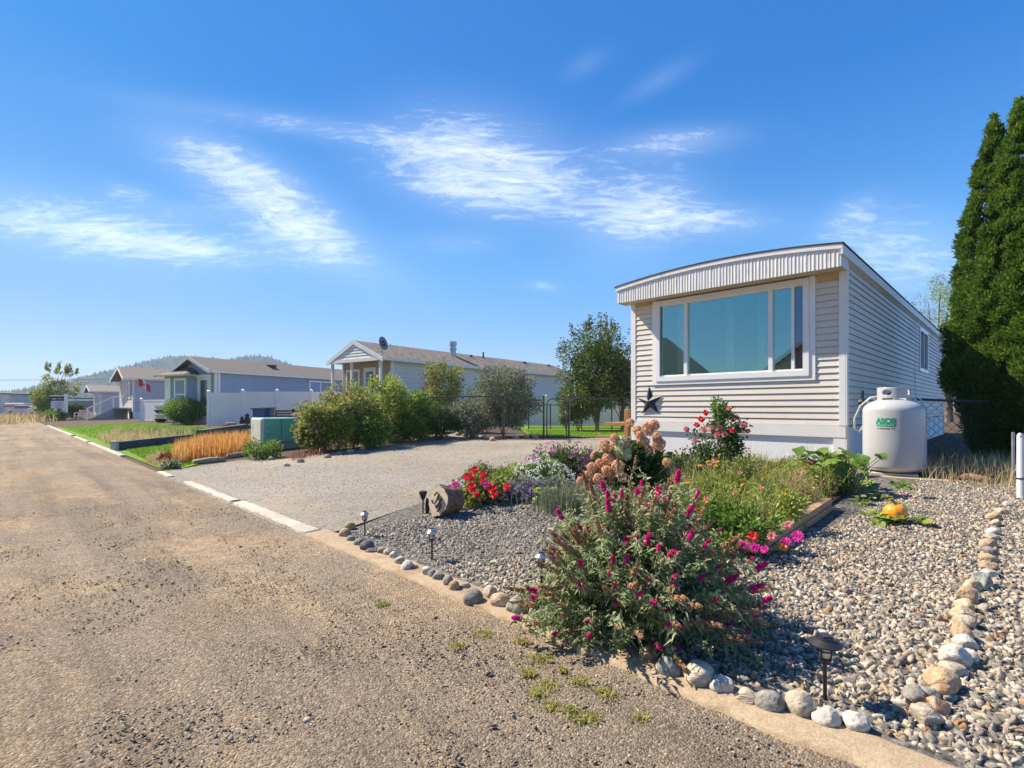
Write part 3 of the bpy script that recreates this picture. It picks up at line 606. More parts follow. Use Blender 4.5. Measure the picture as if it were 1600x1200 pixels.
# ------------------------------------------------------------------ other homes
def gable(name, label, C, a, b, W, L, zb, ze, zp, side_m, front_m, roof_m, xp=None, ov=.25, fo=.3, pitch=.12, floor=.25, right_hi=None, holes_f=(), holes_r=()):
    fr = Frame(C, a, b); xp = W/2 if xp is None else xp
    h = thing(name, label, 'house', fr(W/2, 0, floor)); TF, TR = fr.face('front'), fr.face('right')
    part('side_wall', laps(TR, 0, L, zb, ze, pitch, holes_r), side_m, h)
    def zt(z, p, q):
        if z <= ze: return p, q
        t = (z-ze)/(zp-ze); return max(p, xp*t), min(q, W-(W-xp)*t)
    part('front_wall', laps(TF, 0, W, zb, zp-.12, pitch, holes_f, zt=zt), front_m, h)
    mb = MB(); mb.box(W-.01, W, 0, L, floor, ze, fr); mb.box(0, W, L-.02, L, floor, ze, fr); part('rear_wall', mb, side_m, h)
    mb = MB(); tbox(TR, 0, L, -.06, -.01, floor-.1, zb, mb); tbox(TF, 0, W, -.06, -.01, floor-.1, zb, mb); part('skirting', mb, m_skirt, h)
    mb = MB(); tbox(TR, -.015, .1, 0, .025, zb, ze, mb); tbox(TF, -.024, .1, 0, .024, zb, ze, mb); part('corner_board', mb, m_white, h); mb = MB(); tbox(TF, W-.1, W, 0, .024, zb, ze, mb); part('corner_board', mb, m_white, h)
    th = .07; sr = (zp-ze)/xp; sl_ = (zp-ze)/(W-xp); A_ = (-ov, ze-ov*sr+.06); P_ = (xp, zp+.06); B_ = (W+ov, ze-ov*sl_+.06)
    mb = MB()
    for p, q in ((A_, P_), (P_, B_)):
        v = [fr(x, y, z+dz) for y in (-fo, L+.2) for (x, z) in (p, q) for dz in (0, th)]
        mb.add(v, ((0,2,3,1),(4,5,7,6),(0,1,5,4),(2,6,7,3),(0,4,6,2),(1,3,7,5)))
    part('roof', mb, roof_m, h)
    mb = MB()   # barge boards and gutter
    for p, q in ((A_, P_), (P_, B_)):
        v = [fr(x, y, z+dz) for y in (-fo-.03, -fo-.002) for (x, z) in (p, q) for dz in (-.12, th+.004)]
        mb.add(v, ((0,2,3,1),(4,5,7,6),(0,1,5,4),(2,6,7,3),(0,4,6,2),(1,3,7,5)))
    mb.box(A_[0]-.1, A_[0]-.002, -fo, L+.2, A_[1]-.06, A_[1]+.055, fr); part('eave_trim', mb, m_white, h)
    mb = MB(); mb.box(A_[0], .0, -fo, L, A_[1]-.05, A_[1]-.03, fr); part('soffit', mb, m_soff, h)
    return h, fr, TF, TR
# cream home with the gabled porch
h2, f2, T2F, T2R = gable('mobile_home', 'cream mobile home with white gabled porch and satellite dish behind the bushes', (-5.404, 23.02), (-.806,.592), (.592,.806), 3.66, 16.5, .75, 3.36, 4.15, m_cream, m_batt, m_shin2, fo=.72, pitch=.2)
mb = MB()
for k in range(24): tbox(T2F, .1+k*.152, .135+k*.152, .01, .03, .9, 3.3, mb)
part('batten', mb, m_batt, h2)
Tp = f2.face('front', 0, -.70)
def zt2(z, p, q): t = (z-3.42)/(4.15-3.42); return max(p, 1.83*t), min(q, 3.66-1.83*t)
part('porch_gable', laps(Tp, -.2, 3.86, 3.42, 4.08, .13, zt=lambda z, p, q: (-.2+2.03*(z-3.40)/.75, 3.86-2.03*(z-3.40)/.75)), m_white, h2)
mb = MB(); tbox(Tp, -.2, 3.86, -.05, .035, 3.27, 3.42, mb); part('porch_beam', mb, m_white, h2)
mb = MB(); mb.box(0, 3.66, -.68, .0, 3.29, 3.31, f2); part('porch_ceiling', mb, m_tan, h2)
for x in (.0, 2.05, 3.55):
    mb = MB(); tbox(Tp, x, x+.11, -.14, -.03, .3, 3.27, mb); part('porch_post', mb, m_white, h2)
window(h2, T2F, 2.3, 3.35, 1.7, 3.0, .09, .05)
dm = MB(); tbox(T2F, 1.1, 1.98, .0, .06, .9, 3.05, dm); d = part('front_door', dm, m_white, h2)
g = MB(); tbox(T2F, 1.28, 1.8, .062, .07, 1.2, 2.85, g); part('glass', g, m_gfar, d)
g = MB(); tbox(T2F, 1.42, 1.62, .072, .075, 1.2, 2.6, g); part('blind', g, m_white, d)
mb = MB(); tbox(T2R, 0, 16.5, .016, .03, .75, 1.9, mb); part('lower_panel', mb, m_lav, h2)  # pale grey panel along the lower side wall
def rf2(x, y): return f2(x, y, 3.36+.06+.07+(4.15-3.36)*x/1.83)
c0 = Vector(rf2(1.3, 5.4)); mb = MB(); mb.lathe(c0-Vector((0,0,.1)), [(.17,0),(.17,.42),(.21,.43),(.21,.50),(.15,.51),(.15,.62),(.21,.63),(.21,.85),(.0,.86)], 16); part('chimney', mb, m_gal, h2)
for y, s in ((7.1, .08), (8.2, .05), (12.5, .12), (15.5, .1)):
    c0 = Vector(rf2(1.45, y)); mb = MB(); mb.lathe(c0-Vector((0,0,.08)), [(s,0),(s,.16 if s > .06 else .42),(s*1.3,.17 if s > .06 else .43),(0,.2 if s > .06 else .45)], 12); part('roof_vent', mb, m_black, h2)
# satellite dish
dc = Vector((-5.72, 22.75, ZP(536, 22.75))); ds = thing('satellite_dish', 'grey satellite dish mounted on the porch roof corner of the cream home', 'satellite dish', dc-Vector((0,0,.55)))
mb = MB(); dn = Vector((.85, -.5, .28)).normalized(); du = Vector((0,0,1)); ds_ = dn.cross(du).normalized(); du = ds_.cross(dn)
rings = [(0, 0)]+[(r, .35*r*r) for r in (.12, .22, .3)]; vv = [dc-dn*.05]
for r, q in rings[1:]:
    for k in range(20): t = k*math.pi/10; vv.append(dc-dn*(.05-q)+ds_*math.cos(t)*r*.86+du*math.sin(t)*r*1.05)
ff = [(0, 1+k, 1+(k+1) % 20) for k in range(20)]+[(1+i*20+k, 1+i*20+(k+1) % 20, 21+i*20+(k+1) % 20, 21+i*20+k) for i in range(2) for k in range(20)]
mb.add([tuple(p) for p in vv], ff); m_dish = mat('grey dish', (.17,.18,.20), (.22,.23,.25), 3, .5)
p = part('dish', mb, m_dish, ds, smooth=True); s = p.modifiers.new('t', 'SOLIDIFY'); s.thickness = .012
mb = MB(); mb.tube([dc-dn*.05, dc-Vector((0,0,.28))-dn*.1, dc-Vector((0,0,.58))], .02, 8); part('mast', mb, m_gal, ds)
mb = MB(); mb.tube([dc-du*.3, dc-du*.25+dn*.35], .012, 6); mb.box(-.03,.03,-.03,.03,-.03,.05, lambda x, y, z: tuple(dc-du*.25+dn*.35+Vector((x,y,z)))); part('feed_arm', mb, m_gal, ds)
# blue home
h3, f3, T3F, T3R = gable('mobile_home', 'blue-grey mobile home with long pale roof and hipped front bay', (-16.8, 28.9), (-.894,.449), (.449,.894), 3.5, 18.5, .7, 3.22, 4.0, m_blue, m_blue, m_shin, fo=.5, ov=.2, pitch=.15, holes_r=())
window(h3, T3R, 6.6, 8.6, 1.9, 3.0, .08, .04, mull=((7.55, 7.63),))
mb = MB(); tbox(T3R, .12, .22, .02, .1, .5, 3.2, mb); part('downspout', mb, m_white, h3)
bb = f3.face('front', 1.6, -.55); bt = f3.face('right', 1.6, -.55)
part('bay_wall', laps(bb, 0, 2.3, .6, 3.0, .15), m_blue, h3); part('bay_side', laps(bt, 0, .55, .6, 3.0, .15), m_blue, h3)
mb = MB(); mb.add([f3(1.35, -.95, 3.02), f3(4.25, -.95, 3.02), f3(4.25, .3, 3.02), f3(1.35, .3, 3.02), f3(2.0, .3, 3.5), f3(3.6, .3, 3.5), f3(2.3, -.1, 3.5), f3(3.3, -.1, 3.5)], ((0,1,2,3),(0,1,7,6),(0,6,4,3),(1,2,5,7),(4,6,7,5))); part('bay_roof', mb, m_shin, h3)
mb = MB(); mb.box(1.32, 4.28, -.98, -.951, 2.96, 3.06, f3); mb.box(1.32, 1.349, -.95, .3, 2.96, 3.06, f3); part('bay_gutter', mb, m_soff, h3)
window(h3, bb, .2, 1.3, 1.0, 2.85, .1, .05, hmull=((1.9, 1.97),))
mb = MB(); tbox(bb, 1.65, 2.2, .015, .05, .7, 2.9, mb); part('lattice_panel', mb, m_white, h3)
mb = MB(); tbox(T3F, .5, 1.4, .02, .07, .9, 2.9, mb); d = part('front_door', mb, m_white, h3); g = MB(); tbox(T3F, .65, 1.25, .072, .08, 1.3, 2.75, g); part('glass', g, m_gfar, d)
mb = MB(); tbox(T3F, .3, 1.6, .02, .16, 2.92, 3.05, mb); tbox(T3F, .35, .48, .02, .1, .9, 2.92, mb); tbox(T3F, 1.42, 1.55, .02, .1, .9, 2.92, mb); part('door_surround', mb, m_white, h3)
for y in (4.5, 12.5):
    c0 = Vector(f3(1.1, y, 3.22+.78*1.1/1.75+.1)); mb = MB(); mb.box(-.2,.2,-.25,.25,0,.14, lambda x, y_, z: tuple(c0+f3.a*x+f3.b*y_+Vector((0,0,z)))); part('roof_vent', mb, m_black, h3)
# pale grey home further on
h4, f4, T4F, T4R = gable('mobile_home', 'pale grey home with brown roof, deep front eave and flag beside the blue home', (-31.05, 41.8), (-.707,.707), (.707,.707), 6.8, 14, .8, 3.5, 4.45, m_lav, m_cream, m_shin, xp=2.5, fo=.7, pitch=.2)
window(h4, T4F, .9, 2.2, 1.9, 3.3, .12, .05, mull=((1.5, 1.6),))
mb = MB(); tbox(T4F, .75, .89, .02, .05, 1.8, 3.4, mb); tbox(T4F, 2.21, 2.4, .02, .05, 1.8, 3.4, mb); part('shutter', mb, m_black, h4)
mb = MB(); tbox(T4F, .2, 1.6, -.008, .02, .25, .78, mb); part('crawl_opening', mb, m_black, h4)
h5, f5, T5F, T5R = gable('mobile_home', 'low grey home with brown roof, farthest along the lane behind the ramp', (-48.6, 60.2), (-.707,.707), (.707,.707), 6, 14, .6, 3.0, 3.75, m_lav, m_lav, m_shin, fo=1.0, ov=.3, pitch=.3)
window(h5, T5F, 1, 2.2, 1.4, 2.6, .12, .05); window(h5, T5F, 3.4, 4.6, 1.2, 2.6, .12, .05)
# homes across the lane, out of the frame to the left and seen only in the window glass
h6, f6, T6F, T6R = gable('mobile_home', 'tan gabled home across the lane, mirrored in the right panes of the big front window', XY(8.7, -9.05), (.707,-.707), (-.707,-.707), 7.5, 9, .5, 3.2, 6.0, m_batt, m_batt, m_shin, fo=.3, pitch=.2)
h7, f7, T7F, T7R = gable('mobile_home', 'tan gabled home across the lane, mirrored in the left pane of the big front window', XY(23.2, -9.3), (.707,-.707), (-.707,-.707), 7.6, 9, .5, 3.2, 6.4, m_batt, m_batt, m_shin, fo=.3, pitch=.2)
# ------------------------------------------------------------------ fences
def mesh_wire(P0, P1, z0, z1, cell=.06, w=.0016):
    """chain-link wires between two ground points, as thin crossed strips"""
    P0 = np.array([*P0[:2], 0.]); P1 = np.array([*P1[:2], 0.]); d = P1-P0; Lg = np.linalg.norm(d); d /= Lg; H = z1-z0; vs = []; nrm = np.array([-d[1], d[0], 0])
    for sgn in (1, -1):
        k = -H
        while k < Lg+H:
            a, b = (k, k+H) if sgn > 0 else (k+H, k)
            za, zb = z0, z1; t0, t1 = 0., 1.
            for lo, s_ in ((0, 1), (Lg, -1)):
                fa, fb = (a-lo)*s_, (b-lo)*s_
                if fa < 0 and fb < 0: t0 = 2
                elif fa < 0: t0 = max(t0, -fa/(fb-fa))
                elif fb < 0: t1 = min(t1, fa/(fa-fb))
            if t0 < t1-.01:
                p = P0+d*(a+(b-a)*t0)+np.array([0,0,za+(zb-za)*t0]); q = P0+d*(a+(b-a)*t1)+np.array([0,0,za+(zb-za)*t1]); t = d*w
                o = nrm*.002*sgn; vs += [p-t+o, p+t+o, q+t+o, q-t+o]
            k += cell*1.414
    v = np.array(vs); return v, np.arange(len(v)).reshape(-1, 4)
m_wire = mat('black coated wire', (.035,.035,.04), (.06,.06,.065), 8, .5, metal=.3)
m_post = mat('dark fence post', (.03,.03,.032), (.06,.06,.06), 8, .45, spec=.5)
def chainfence(name, label, pts, h, group=None, cat_='fence', mid=False, pr=.024, post_extra=.05, posts=None, wire=True, cell=.06):
    base_ = pts[0]; t = thing(name, label, cat_, base_, group)
    for i, p in enumerate(pts):
        if posts is not None and i not in posts: continue
        mb = MB(); mb.tube([p, p+Vector((0,0,h+post_extra))], pr, 10); mb.tube([p+Vector((0,0,h+post_extra)), p+Vector((0,0,h+post_extra+.03))], [pr*1.15, .006], 10); part('post', mb, m_post, t, smooth=False)
    for p, q in zip(pts, pts[1:]):
        mb = MB(); mb.tube([p+Vector((0,0,h)), q+Vector((0,0,h))], .017, 8)
        part('rail', mb, m_post, t)
        if mid: mb = MB(); mb.tube([p+Vector((0,0,.08)), q+Vector((0,0,.08))], .015, 8); part('rail', mb, m_post, t)
        if wire: part('wire_mesh', mesh_wire(p, q, min(p.z, q.z)+.04, min(p.z, q.z)+h, cell), m_wire, t)
    return t
P = lambda px, Y: AT(px, Y)
chainfence('chain_link_fence', 'black chain-link fence panel in front of the tall grey-green shrub', [P(787, 14.1), P(728, 14.1), P(668, 14.15)], 1.2, posts=(0,), pr=.035)
gt = thing('chain_link_gate', 'black chain-link walk gate standing closed between its two posts', 'gate', P(850, 14.4))
for px in (849.5, 889):
    p = P(px, 14.4); mb = MB(); mb.tube([p, p+Vector((0,0,1.22))], .028, 10); mb.tube([p+Vector((0,0,1.22)), p+Vector((0,0,1.26))], [.034,.005], 10); part('post', mb, m_post, gt)
a_, b_ = P(854.5, 14.4), P(885.5, 14.4); up = lambda z: Vector((0,0,z)); c = .1; dd = (b_-a_).normalized()
mb = MB(); mb.tube([a_+up(.06), a_+up(1.0), a_+dd*.04+up(1.09), a_+dd*.12+up(1.13), b_-dd*.12+up(1.13), b_-dd*.04+up(1.09), b_+up(1.0), b_+up(.06), a_+up(.06)], .018, 8, False); part('frame', mb, m_post, gt)
part('wire_mesh', mesh_wire(a_, b_, a_.z+.06, a_.z+1.1), m_wire, gt)
chainfence('chain_link_fence', 'black chain-link fence running from the gate to the wooden deck', [P(892, 14.45), P(968, 14.6)], 1.14, posts=())
chainfence('chain_link_fence', 'short black chain-link run between the shrub and the gate', [P(800, 14.35), P(847, 14.38)], 1.1, posts=())
chainfence('chain_link_fence', 'low inner chain-link fence across the bright lawn behind the gate', [P(826, 20.2), P(860, 20.1), P(909, 19.9), P(956, 19.8), P(985, 19.7)], .98, cell=.09, mid=True)
def vinyl(name, label, pts, h, group=None, caps=True):
    t = thing(name, label, 'fence', pts[0], group)
    for p, q in zip(pts, pts[1:]):
        d = (q-p); d.z = 0; Lg = d.length; d.normalize(); nn = Vector((-d.y, d.x, 0)); T = lambda x, y, z: tuple(p+d*x+nn*y+Vector((0,0,z)))
        mb = MB(); k = .06
        while k < Lg-.02:
            e = min(k+.148, Lg-.06); mb.box(k, e, -.018, .018, .06, h-.07, T); k += .152
        part('panel', mb, m_vinyl, t)
        for z_ in (h-.09, .04): mb = MB(); mb.box(.055, Lg-.055, -.03, .03, z_, z_+.09, T); part('rail', mb, m_vinyl, t)
    for p in pts:
        mb = MB(); T = lambda x, y, z: tuple(p+Vector((x,y,z))); mb.box(-.065,.065,-.065,.065,0,h+.06,T); mb.box(-.078,.078,-.078,.078,h+.06,h+.09,T); mb.add([T(-.07,-.07,h+.09),T(.07,-.07,h+.09),T(.07,.07,h+.09),T(-.07,.07,h+.09),T(0,0,h+.14)],((0,1,4),(1,2,4),(2,3,4),(3,0,4))); part('post', mb, m_vinyl, t)
    return t
f0 = AT(325, 27.2); f1 = Vector((f0.x+8*.60, f0.y+8*.80*.0, 0))
def along(px0, Y0, px1, Y1, n): return [AT(px0+(px1-px0)*i/n, 1/((1/Y0)+(1/Y1-1/Y0)*i/n)) for i in range(n+1)]
vinyl('vinyl_fence', 'white vinyl privacy fence between the rounded hedge and the blue bins', along(326, 26.6, 540, 27.6, 4), 1.72)
vinyl('vinyl_fence', 'short white vinyl privacy fence beside the pale grey home with the flag', along(221, 35.5, 262, 33.5, 1), 1.5)
vinyl('vinyl_fence', 'white vinyl privacy fence behind the inner chain-link fence and lawn', along(800, 24.5, 1010, 24.5, 4), 1.35)
# fence beside the propane tank: post in front, top rail under the cedars
wp = G(1595, 778); t = thing('fence_post', 'white painted round fence post at the right edge beside the dry weeds', 'fence post', wp)
mb = MB(); mb.tube([wp, wp+up(.66)], .033, 12); part('post', mb, m_white, t); mb = MB(); mb.tube([wp+up(.66), wp+up(.69)], [.04, .02], 12); part('cap', mb, m_gal, t); mb = MB(); mb.tube([wp+up(.2), wp+up(.215)], .037, 12); part('band', mb, m_black, t)
q0, q1, q2 = AT(1432, 7.9), AT(1500, 7.6), AT(1552, 8.9)
cf = thing('chain_link_fence', 'chain-link fence with dark top rail running from the propane tank under the cedars', 'fence', q0)
mb = MB(); mb.tube([q0+up(1.02), q1+up(.99), q2+up(.99)], .02, 8); part('rail', mb, m_post, cf)
for a, b in ((q0, q1), (q1, q2)): part('wire_mesh', mesh_wire(a, b, a.z+.03, a.z+1.0, .085, .0035), m_wire, cf)
for p in (AT(1583, 6.2),):
    mb = MB(); mb.tube([p, p+up(.62)], .016, 8); part('post', mb, m_gal, cf)
# ------------------------------------------------------------------ propane tank
Yt = 7.05; tcx = AT(1396.5, Yt); tb = tcx.z; tk = thing('propane_tank', 'white upright propane tank with green logo beside the home corner', 'propane tank', (tcx.x, tcx.y, tb))
m_tank = mat('white tank paint', (.41,.415,.43), (.45,.45,.46), 2, .28, .02, 30, spec=.5, stain=((.48,.40,.30), 1.6, .70), coat=.15)
Rt = .358; zb0 = ZP(739, Yt)-tb; zt0 = ZP(623, Yt)-tb
prof = [(0, zb0)]+[(Rt*math.sin(t), zb0+.11*(1-math.cos(t))) for t in np.linspace(.3, math.pi/2, 7)]+[(Rt, zb0+.4), (Rt, zt0-.17)]+[(Rt*math.cos(t)**.8, zt0-.17+.17*math.sin(t)) for t in np.linspace(.15, 1.45, 9)]+[(0, zt0)]
mb = MB(); mb.lathe((tcx.x, tcx.y, tb), prof, 64); part('tank_body', mb, m_tank, tk, smooth=True)
mb = MB(); mb.lathe((tcx.x, tcx.y, tb), [(Rt+.002, zb0+.395), (Rt+.005, zb0+.4), (Rt+.002, zb0+.405)], 64)
cr, ch0, ch1 = .19, zt0-.035, zt0+.155; nA, nZ = 96, 10; mb = MB()     # collar with hand holes
view = math.atan2(-tcx.y, -tcx.x)
def hole_(a, z):
    for ac, hw, hh_, zc in ((-.42, .30, .036, .62), (.98, .16, .036, .62), (2.4, .3, .036, .62), (-2.4, .3, .036, .62)):
        da = (a-ac)/hw; dz_ = (z-zc)*(ch1-ch0)/hh_
        if abs(da)**3+abs(dz_)**3 < 1: return True
    return .10 < z < .2 and (-.75 < a < -.02 or .25 < a < .8)
nA, nZ = 220, 34
for j in range(nZ+1):
    for k in range(nA): t = view+2*math.pi*k/nA; mb.v.append((tcx.x+cr*math.cos(t), tcx.y+cr*math.sin(t), tb+ch0+(ch1-ch0)*j/nZ))
for j in range(nZ):
    for k in range(nA):
        a = 2*math.pi*(k+.5)/nA; a = a-2*math.pi if a > math.pi else a
        if not hole_(a, (j+.5)/nZ): mb.f.append((j*nA+k, j*nA+(k+1) % nA, (j+1)*nA+(k+1) % nA, (j+1)*nA+k))
c_ = part('collar', mb, m_tank, tk, smooth=True); s = c_.modifiers.new('t', 'SOLIDIFY'); s.thickness = .008
mb = MB(); mb.lathe((tcx.x, tcx.y, tb+zt0-.02), [(.06,0),(.06,.05),(.035,.06),(.035,.12),(0,.125)], 16); mb.tube([(tcx.x-.12, tcx.y-.05, tb+zt0+.05), (tcx.x+.1, tcx.y-.06, tb+zt0+.05)], .03, 8); part('valve', mb, m_black, tk)
for sg in (-1, 1):
    vd = Vector((math.cos(view+sg*1.45), math.sin(view+sg*1.45), 0)); c = Vector((tcx.x, tcx.y, tb+zt0-.045))+vd*.25; mb = MB()
    mb.tube([c+vd*.05*math.cos(t)+up(.055*math.sin(t)) for t in np.linspace(-.3, math.pi+.3, 12)], .009, 8); part('lifting_lug', mb, m_tank, tk)
mb = MB()
rt_ = Vector((math.cos(view-1.57), math.sin(view-1.57), 0)); fw_ = Vector((math.cos(view), math.sin(view), 0))
T = lambda x, y, z: tuple(Vector((tcx.x, tcx.y, tb))-rt_*x+fw_*y+Vector((0,0,z)))
mb.box(-.30,.26,-.27,.28,-.04,zb0+.02,T); part('concrete_pad', mb, mat('pad block', (.45,.43,.40), (.55,.53,.5), 8, .8, .3, 40), tk, bevel=.01)
mb = MB(); mb.box(-.40,.55,-.4,.42,-.06,-.0,T); part('base_board', mb, mat('base board', (.42,.32,.2), (.5,.4,.27), 6, .8, .3, 40, stretch=(3,1,1)), tk, bevel=.004)
m_green = mat('green logo ink', (.0,.27,.13), (.0,.30,.15), 3, .4); m_ink = mat('dark ink', (.03,.03,.04), None, 3, .5)
def logo_pt(x, z): t = view+(-.24)+x/Rt; return (tcx.x+(Rt+.0025)*math.cos(t), tcx.y+(Rt+.0025)*math.sin(t), tb+z)
def textmesh(txt, size, bold=.0):
    cu = bpy.data.curves.new('txt', 'FONT'); cu.body = txt; cu.size = size; cu.offset = bold; cu.align_x = 'CENTER'; cu.resolution_u = 3
    ob = bpy.data.objects.new('txt', cu); COL.objects.link(ob); dg = bpy.context.evaluated_depsgraph_get(); me = ob.evaluated_get(dg).to_mesh()
    v = [p.co.copy() for p in me.vertices]; f = [tuple(p.vertices) for p in me.polygons]; ob.evaluated_get(dg).to_mesh_clear(); bpy.data.objects.remove(ob); return v, f
zl = ZP(661, Yt)-tb
lg = MB(); v, f = textmesh('ASCG', .095, .005); lg.add([logo_pt(p.x*.92, zl+.005+p.y) for p in v], f)
lgo = part('logo', lg, m_green, tk)
mb = MB()
for i in range(12):
    a, b = -.11+.22*i/12, -.11+.22*(i+1)/12; mb.quad(logo_pt(a, zl-.036), logo_pt(b, zl-.036), logo_pt(b, zl-.002), logo_pt(a, zl-.002))
part('logo_band', mb, m_green, lgo)
def logo_pt2(x, z): t = view+(-.24)+x/Rt; return (tcx.x+(Rt+.004)*math.cos(t), tcx.y+(Rt+.004)*math.sin(t), tb+z)
mb = MB(); x = -.10
while x < .09: w = random.uniform(.012, .019); mb.quad(logo_pt2(x, zl-.030), logo_pt2(x+w, zl-.030), logo_pt2(x+w, zl-.012), logo_pt2(x, zl-.012)); x += w+.009
part('logo_letters', mb, mat('pale logo letters', (.25,.62,.42), None, 3, .4), lgo)
mb = MB(); x = -.10
while x < .09: w = random.uniform(.006, .017); mb.quad(logo_pt2(x, zl-.072), logo_pt2(x+w, zl-.072), logo_pt2(x+w, zl-.060), logo_pt2(x, zl-.060)); x += w+random.choice((.004, .005, .014))
part('small_print', mb, m_ink, lgo)
hs0 = Vector((tcx.x, tcx.y, tb+zt0+.04)); cw = Vector(TR(.25, .03, .8)); cw = Vector(hf_(-.05, .35, .92))
mb = MB(); pts = [hs0-rt_*(-.14), hs0+rt_*(-.0)+(-rt_)*-.38+up(.02)]; 
lft = -rt_ if AT(1340, Yt).x < (tcx-rt_).x else rt_
lft = rt_ if (tcx+rt_).x < tcx.x else -rt_
pts = [hs0+lft*.1, hs0+lft*.26+up(-.02), hs0+lft*.38+up(-.14), hs0+lft*.45+up(-.32), hs0+lft*.45+up(-.46), hs0+lft*.40+up(-.52), hs0+lft*.35+up(-.42)+fw_*-.2]
mb.tube(pts, .014, 8); part('gas_hose', mb, mat('grey hose', (.4,.41,.4), (.5,.5,.48), 8, .5), tk, smooth=True)
mb = MB(); rg = hs0+lft*.36+up(-.08)-fw_*.1; mb.lathe(rg, [(.0,-.05),(.06,-.045),(.065,.0),(.05,.03),(.02,.05),(.018,.16),(0,.165)], 14); part('regulator', mb, m_black, tk)
# ------------------------------------------------------------------ solar path lights
m_solar = mat('solar panel', (.02,.03,.06), (.03,.04,.08), 30, .15, spec=.8); m_brz = mat('dark bronze metal', (.03,.03,.034), (.06,.06,.065), 8, .4, metal=.5)
m_lens = mat('frosted lantern lens', (.62,.62,.58), (.7,.7,.66), 8, .25, spec=.5); m_steel = mat('bright steel', (.6,.6,.6), None, 4, .25, metal=.9)
def path_light(h, label, loc, capm, capr=.045):
    t = thing('path_light', label, 'path light', loc, 'solar path lights along the stone border'); s = h/.26; c = Vector(loc)
    mb = MB(); mb.tube([c+up(-.03), c+up(.17*s)], .0075*s, 8); part('stake', mb, m_black, t)
    mb = MB(); mb.lathe(c+up(.165*s), [(.01*s,-.008*s),(.024*s,0),(.024*s,.006*s),(.012*s,.01*s)], 16); part('lantern_base', mb, m_black, t)
    mb = MB(); mb.lathe(c+up(.175*s), [(.019*s,0),(.024*s,.05*s)], 16); part('lens', mb, m_lens, t, smooth=True)
    mb = MB()
    for k in range(4):
        a = k*math.pi/2+.5; mb.tube([c+up(.17*s)+Vector((math.cos(a), math.sin(a), 0))*.023*s, c+up(.228*s)+Vector((math.cos(a), math.sin(a), 0))*.028*s], .003*s, 6)
    mb.lathe(c+up(.198*s), [(.0245*s,0),(.0265*s,.002*s),(.0245*s,.005*s)], 16); part('cage', mb, m_black, t)
    mb = MB(); mb.lathe(c+up(.222*s), [(capr*.85*s,.0),(capr*s,.003*s),(capr*s,.008*s),(capr*.55*s,.024*s),(capr*.5*s,.034*s),(.0,.036*s)], 28); part('cap', mb, capm, t)
    mb = MB(); w = capr*.34*s; T = lambda x, y, z: tuple(c+Vector((x, y, z))); mb.box(-w,w,-w,w,.258*s,.262*s,T); part('solar_panel', mb, m_solar, t); return t
g1, g2, g3, g4 = G(570, 838), G(675, 876), G(846, 926), G(1289, 1096)
path_light(.235, 'black path light nearest the driveway, behind the tan rock at the border corner', g1, m_steel)
path_light(.255, 'black path light in front of the log, between it and the white border rocks', g2, m_steel)
path_light(.265, 'silver-capped path light half hidden at the left edge of the big pink butterfly bush', g3, m_steel)
path_light(.27, 'dark wide-capped path light in the open gravel between the near border rocks', g4, m_brz, .06)
# ------------------------------------------------------------------ log with metal numerals
lc = G(705, 806); lg_ = thing('log_round', 'short bark-covered log with pale sawn face carrying black metal numerals', 'log', lc)
ax = Vector((.56, .80, -.18)).normalized(); sd = Vector((-.80, .56, 0)).normalized(); uu = sd.cross(ax)*-1
if uu.z < 0: uu = -uu
cc = lc+Vector((-.05, 0, .155)); mb = MB(); nR = 40; ks = [0, .01, .06, .12, .18, .24, .29, .31]; bump_ = [1.0+.16*fbm(math.cos(k*2*math.pi/nR)*1.1, math.sin(k*2*math.pi/nR)*1.1, 3) for k in range(nR)]
for i, x in enumerate(ks):
    for k in range(nR):
        t = 2*math.pi*k/nR; r = (.158 if 0 < i else .150)*bump_[k]*(1+.05*fbm(x*14, k*.5, 2))*(1.0 if i < 6 else .93 if i == 6 else .8)*(1-.25*x/.31*.6); mb.v.append(tuple(cc+ax*(x-.13)+(sd*math.cos(t)*.86+uu*math.sin(t)*1.05)*r))
for i in range(len(ks)-1):
    for k in range(nR): mb.f.append((i*nR+k, i*nR+(k+1) % nR, (i+1)*nR+(k+1) % nR, (i+1)*nR+k))
mb.f.append(tuple((len(ks)-1)*nR+k for k in range(nR)))
m_bark = mat('weathered bark', (.10,.062,.042), (.27,.18,.12), 9, .9, .8, 22, stretch=(.6,2.2,2.2), stain=((.25,.10,.045), 4, .62)); part('bark', mb, m_bark, lg_)
def fc(x, y, o=.0): return tuple(cc+ax*(-.132-o)+sd*x+uu*y)
mb = MB(); mb.v = [tuple(cc+ax*(-.131)+(sd*math.cos(2*math.pi*k/nR)*.86+uu*math.sin(2*math.pi*k/nR)*1.05)*.148*bump_[k]) for k in range(nR)]; mb.f = [tuple(range(nR))]
m_cut = mat('sawn wood face', (.55,.44,.31), (.70,.58,.43), 9, .8, .3, 60, stretch=(1,1,3)); part('sawn_face', mb, m_cut, lg_)
sg = 1 if (Vector(fc(.1, 0))-Vector(fc(0, 0))).x > 0 else -1
mb = MB(); S = [(-.05,.03),(-.02,.065),(.015,.05),(.0,.0),(-.02,-.04),(-.06,-.05),(-.085,-.02)]
mb.tube([fc(sg*(x*.9+.0), y+.02, .014) for x, y in S], .0085, 8); mb.tube([fc(sg*x, y-.02, .014) for x, y in ((.055,.055),(.03,.0),(-.01,-.05))], .0085, 8); mb.tube([fc(sg*x, y-.03, .014) for x, y in ((.05,-.0),(.045,-.05),(.02,-.08))], .008, 8); mb.tube([fc(sg*x, y-.03, .014) for x, y in ((.015,-.035),(.06,-.03))], .007, 8)
part('numerals', mb, m_black, lg_)
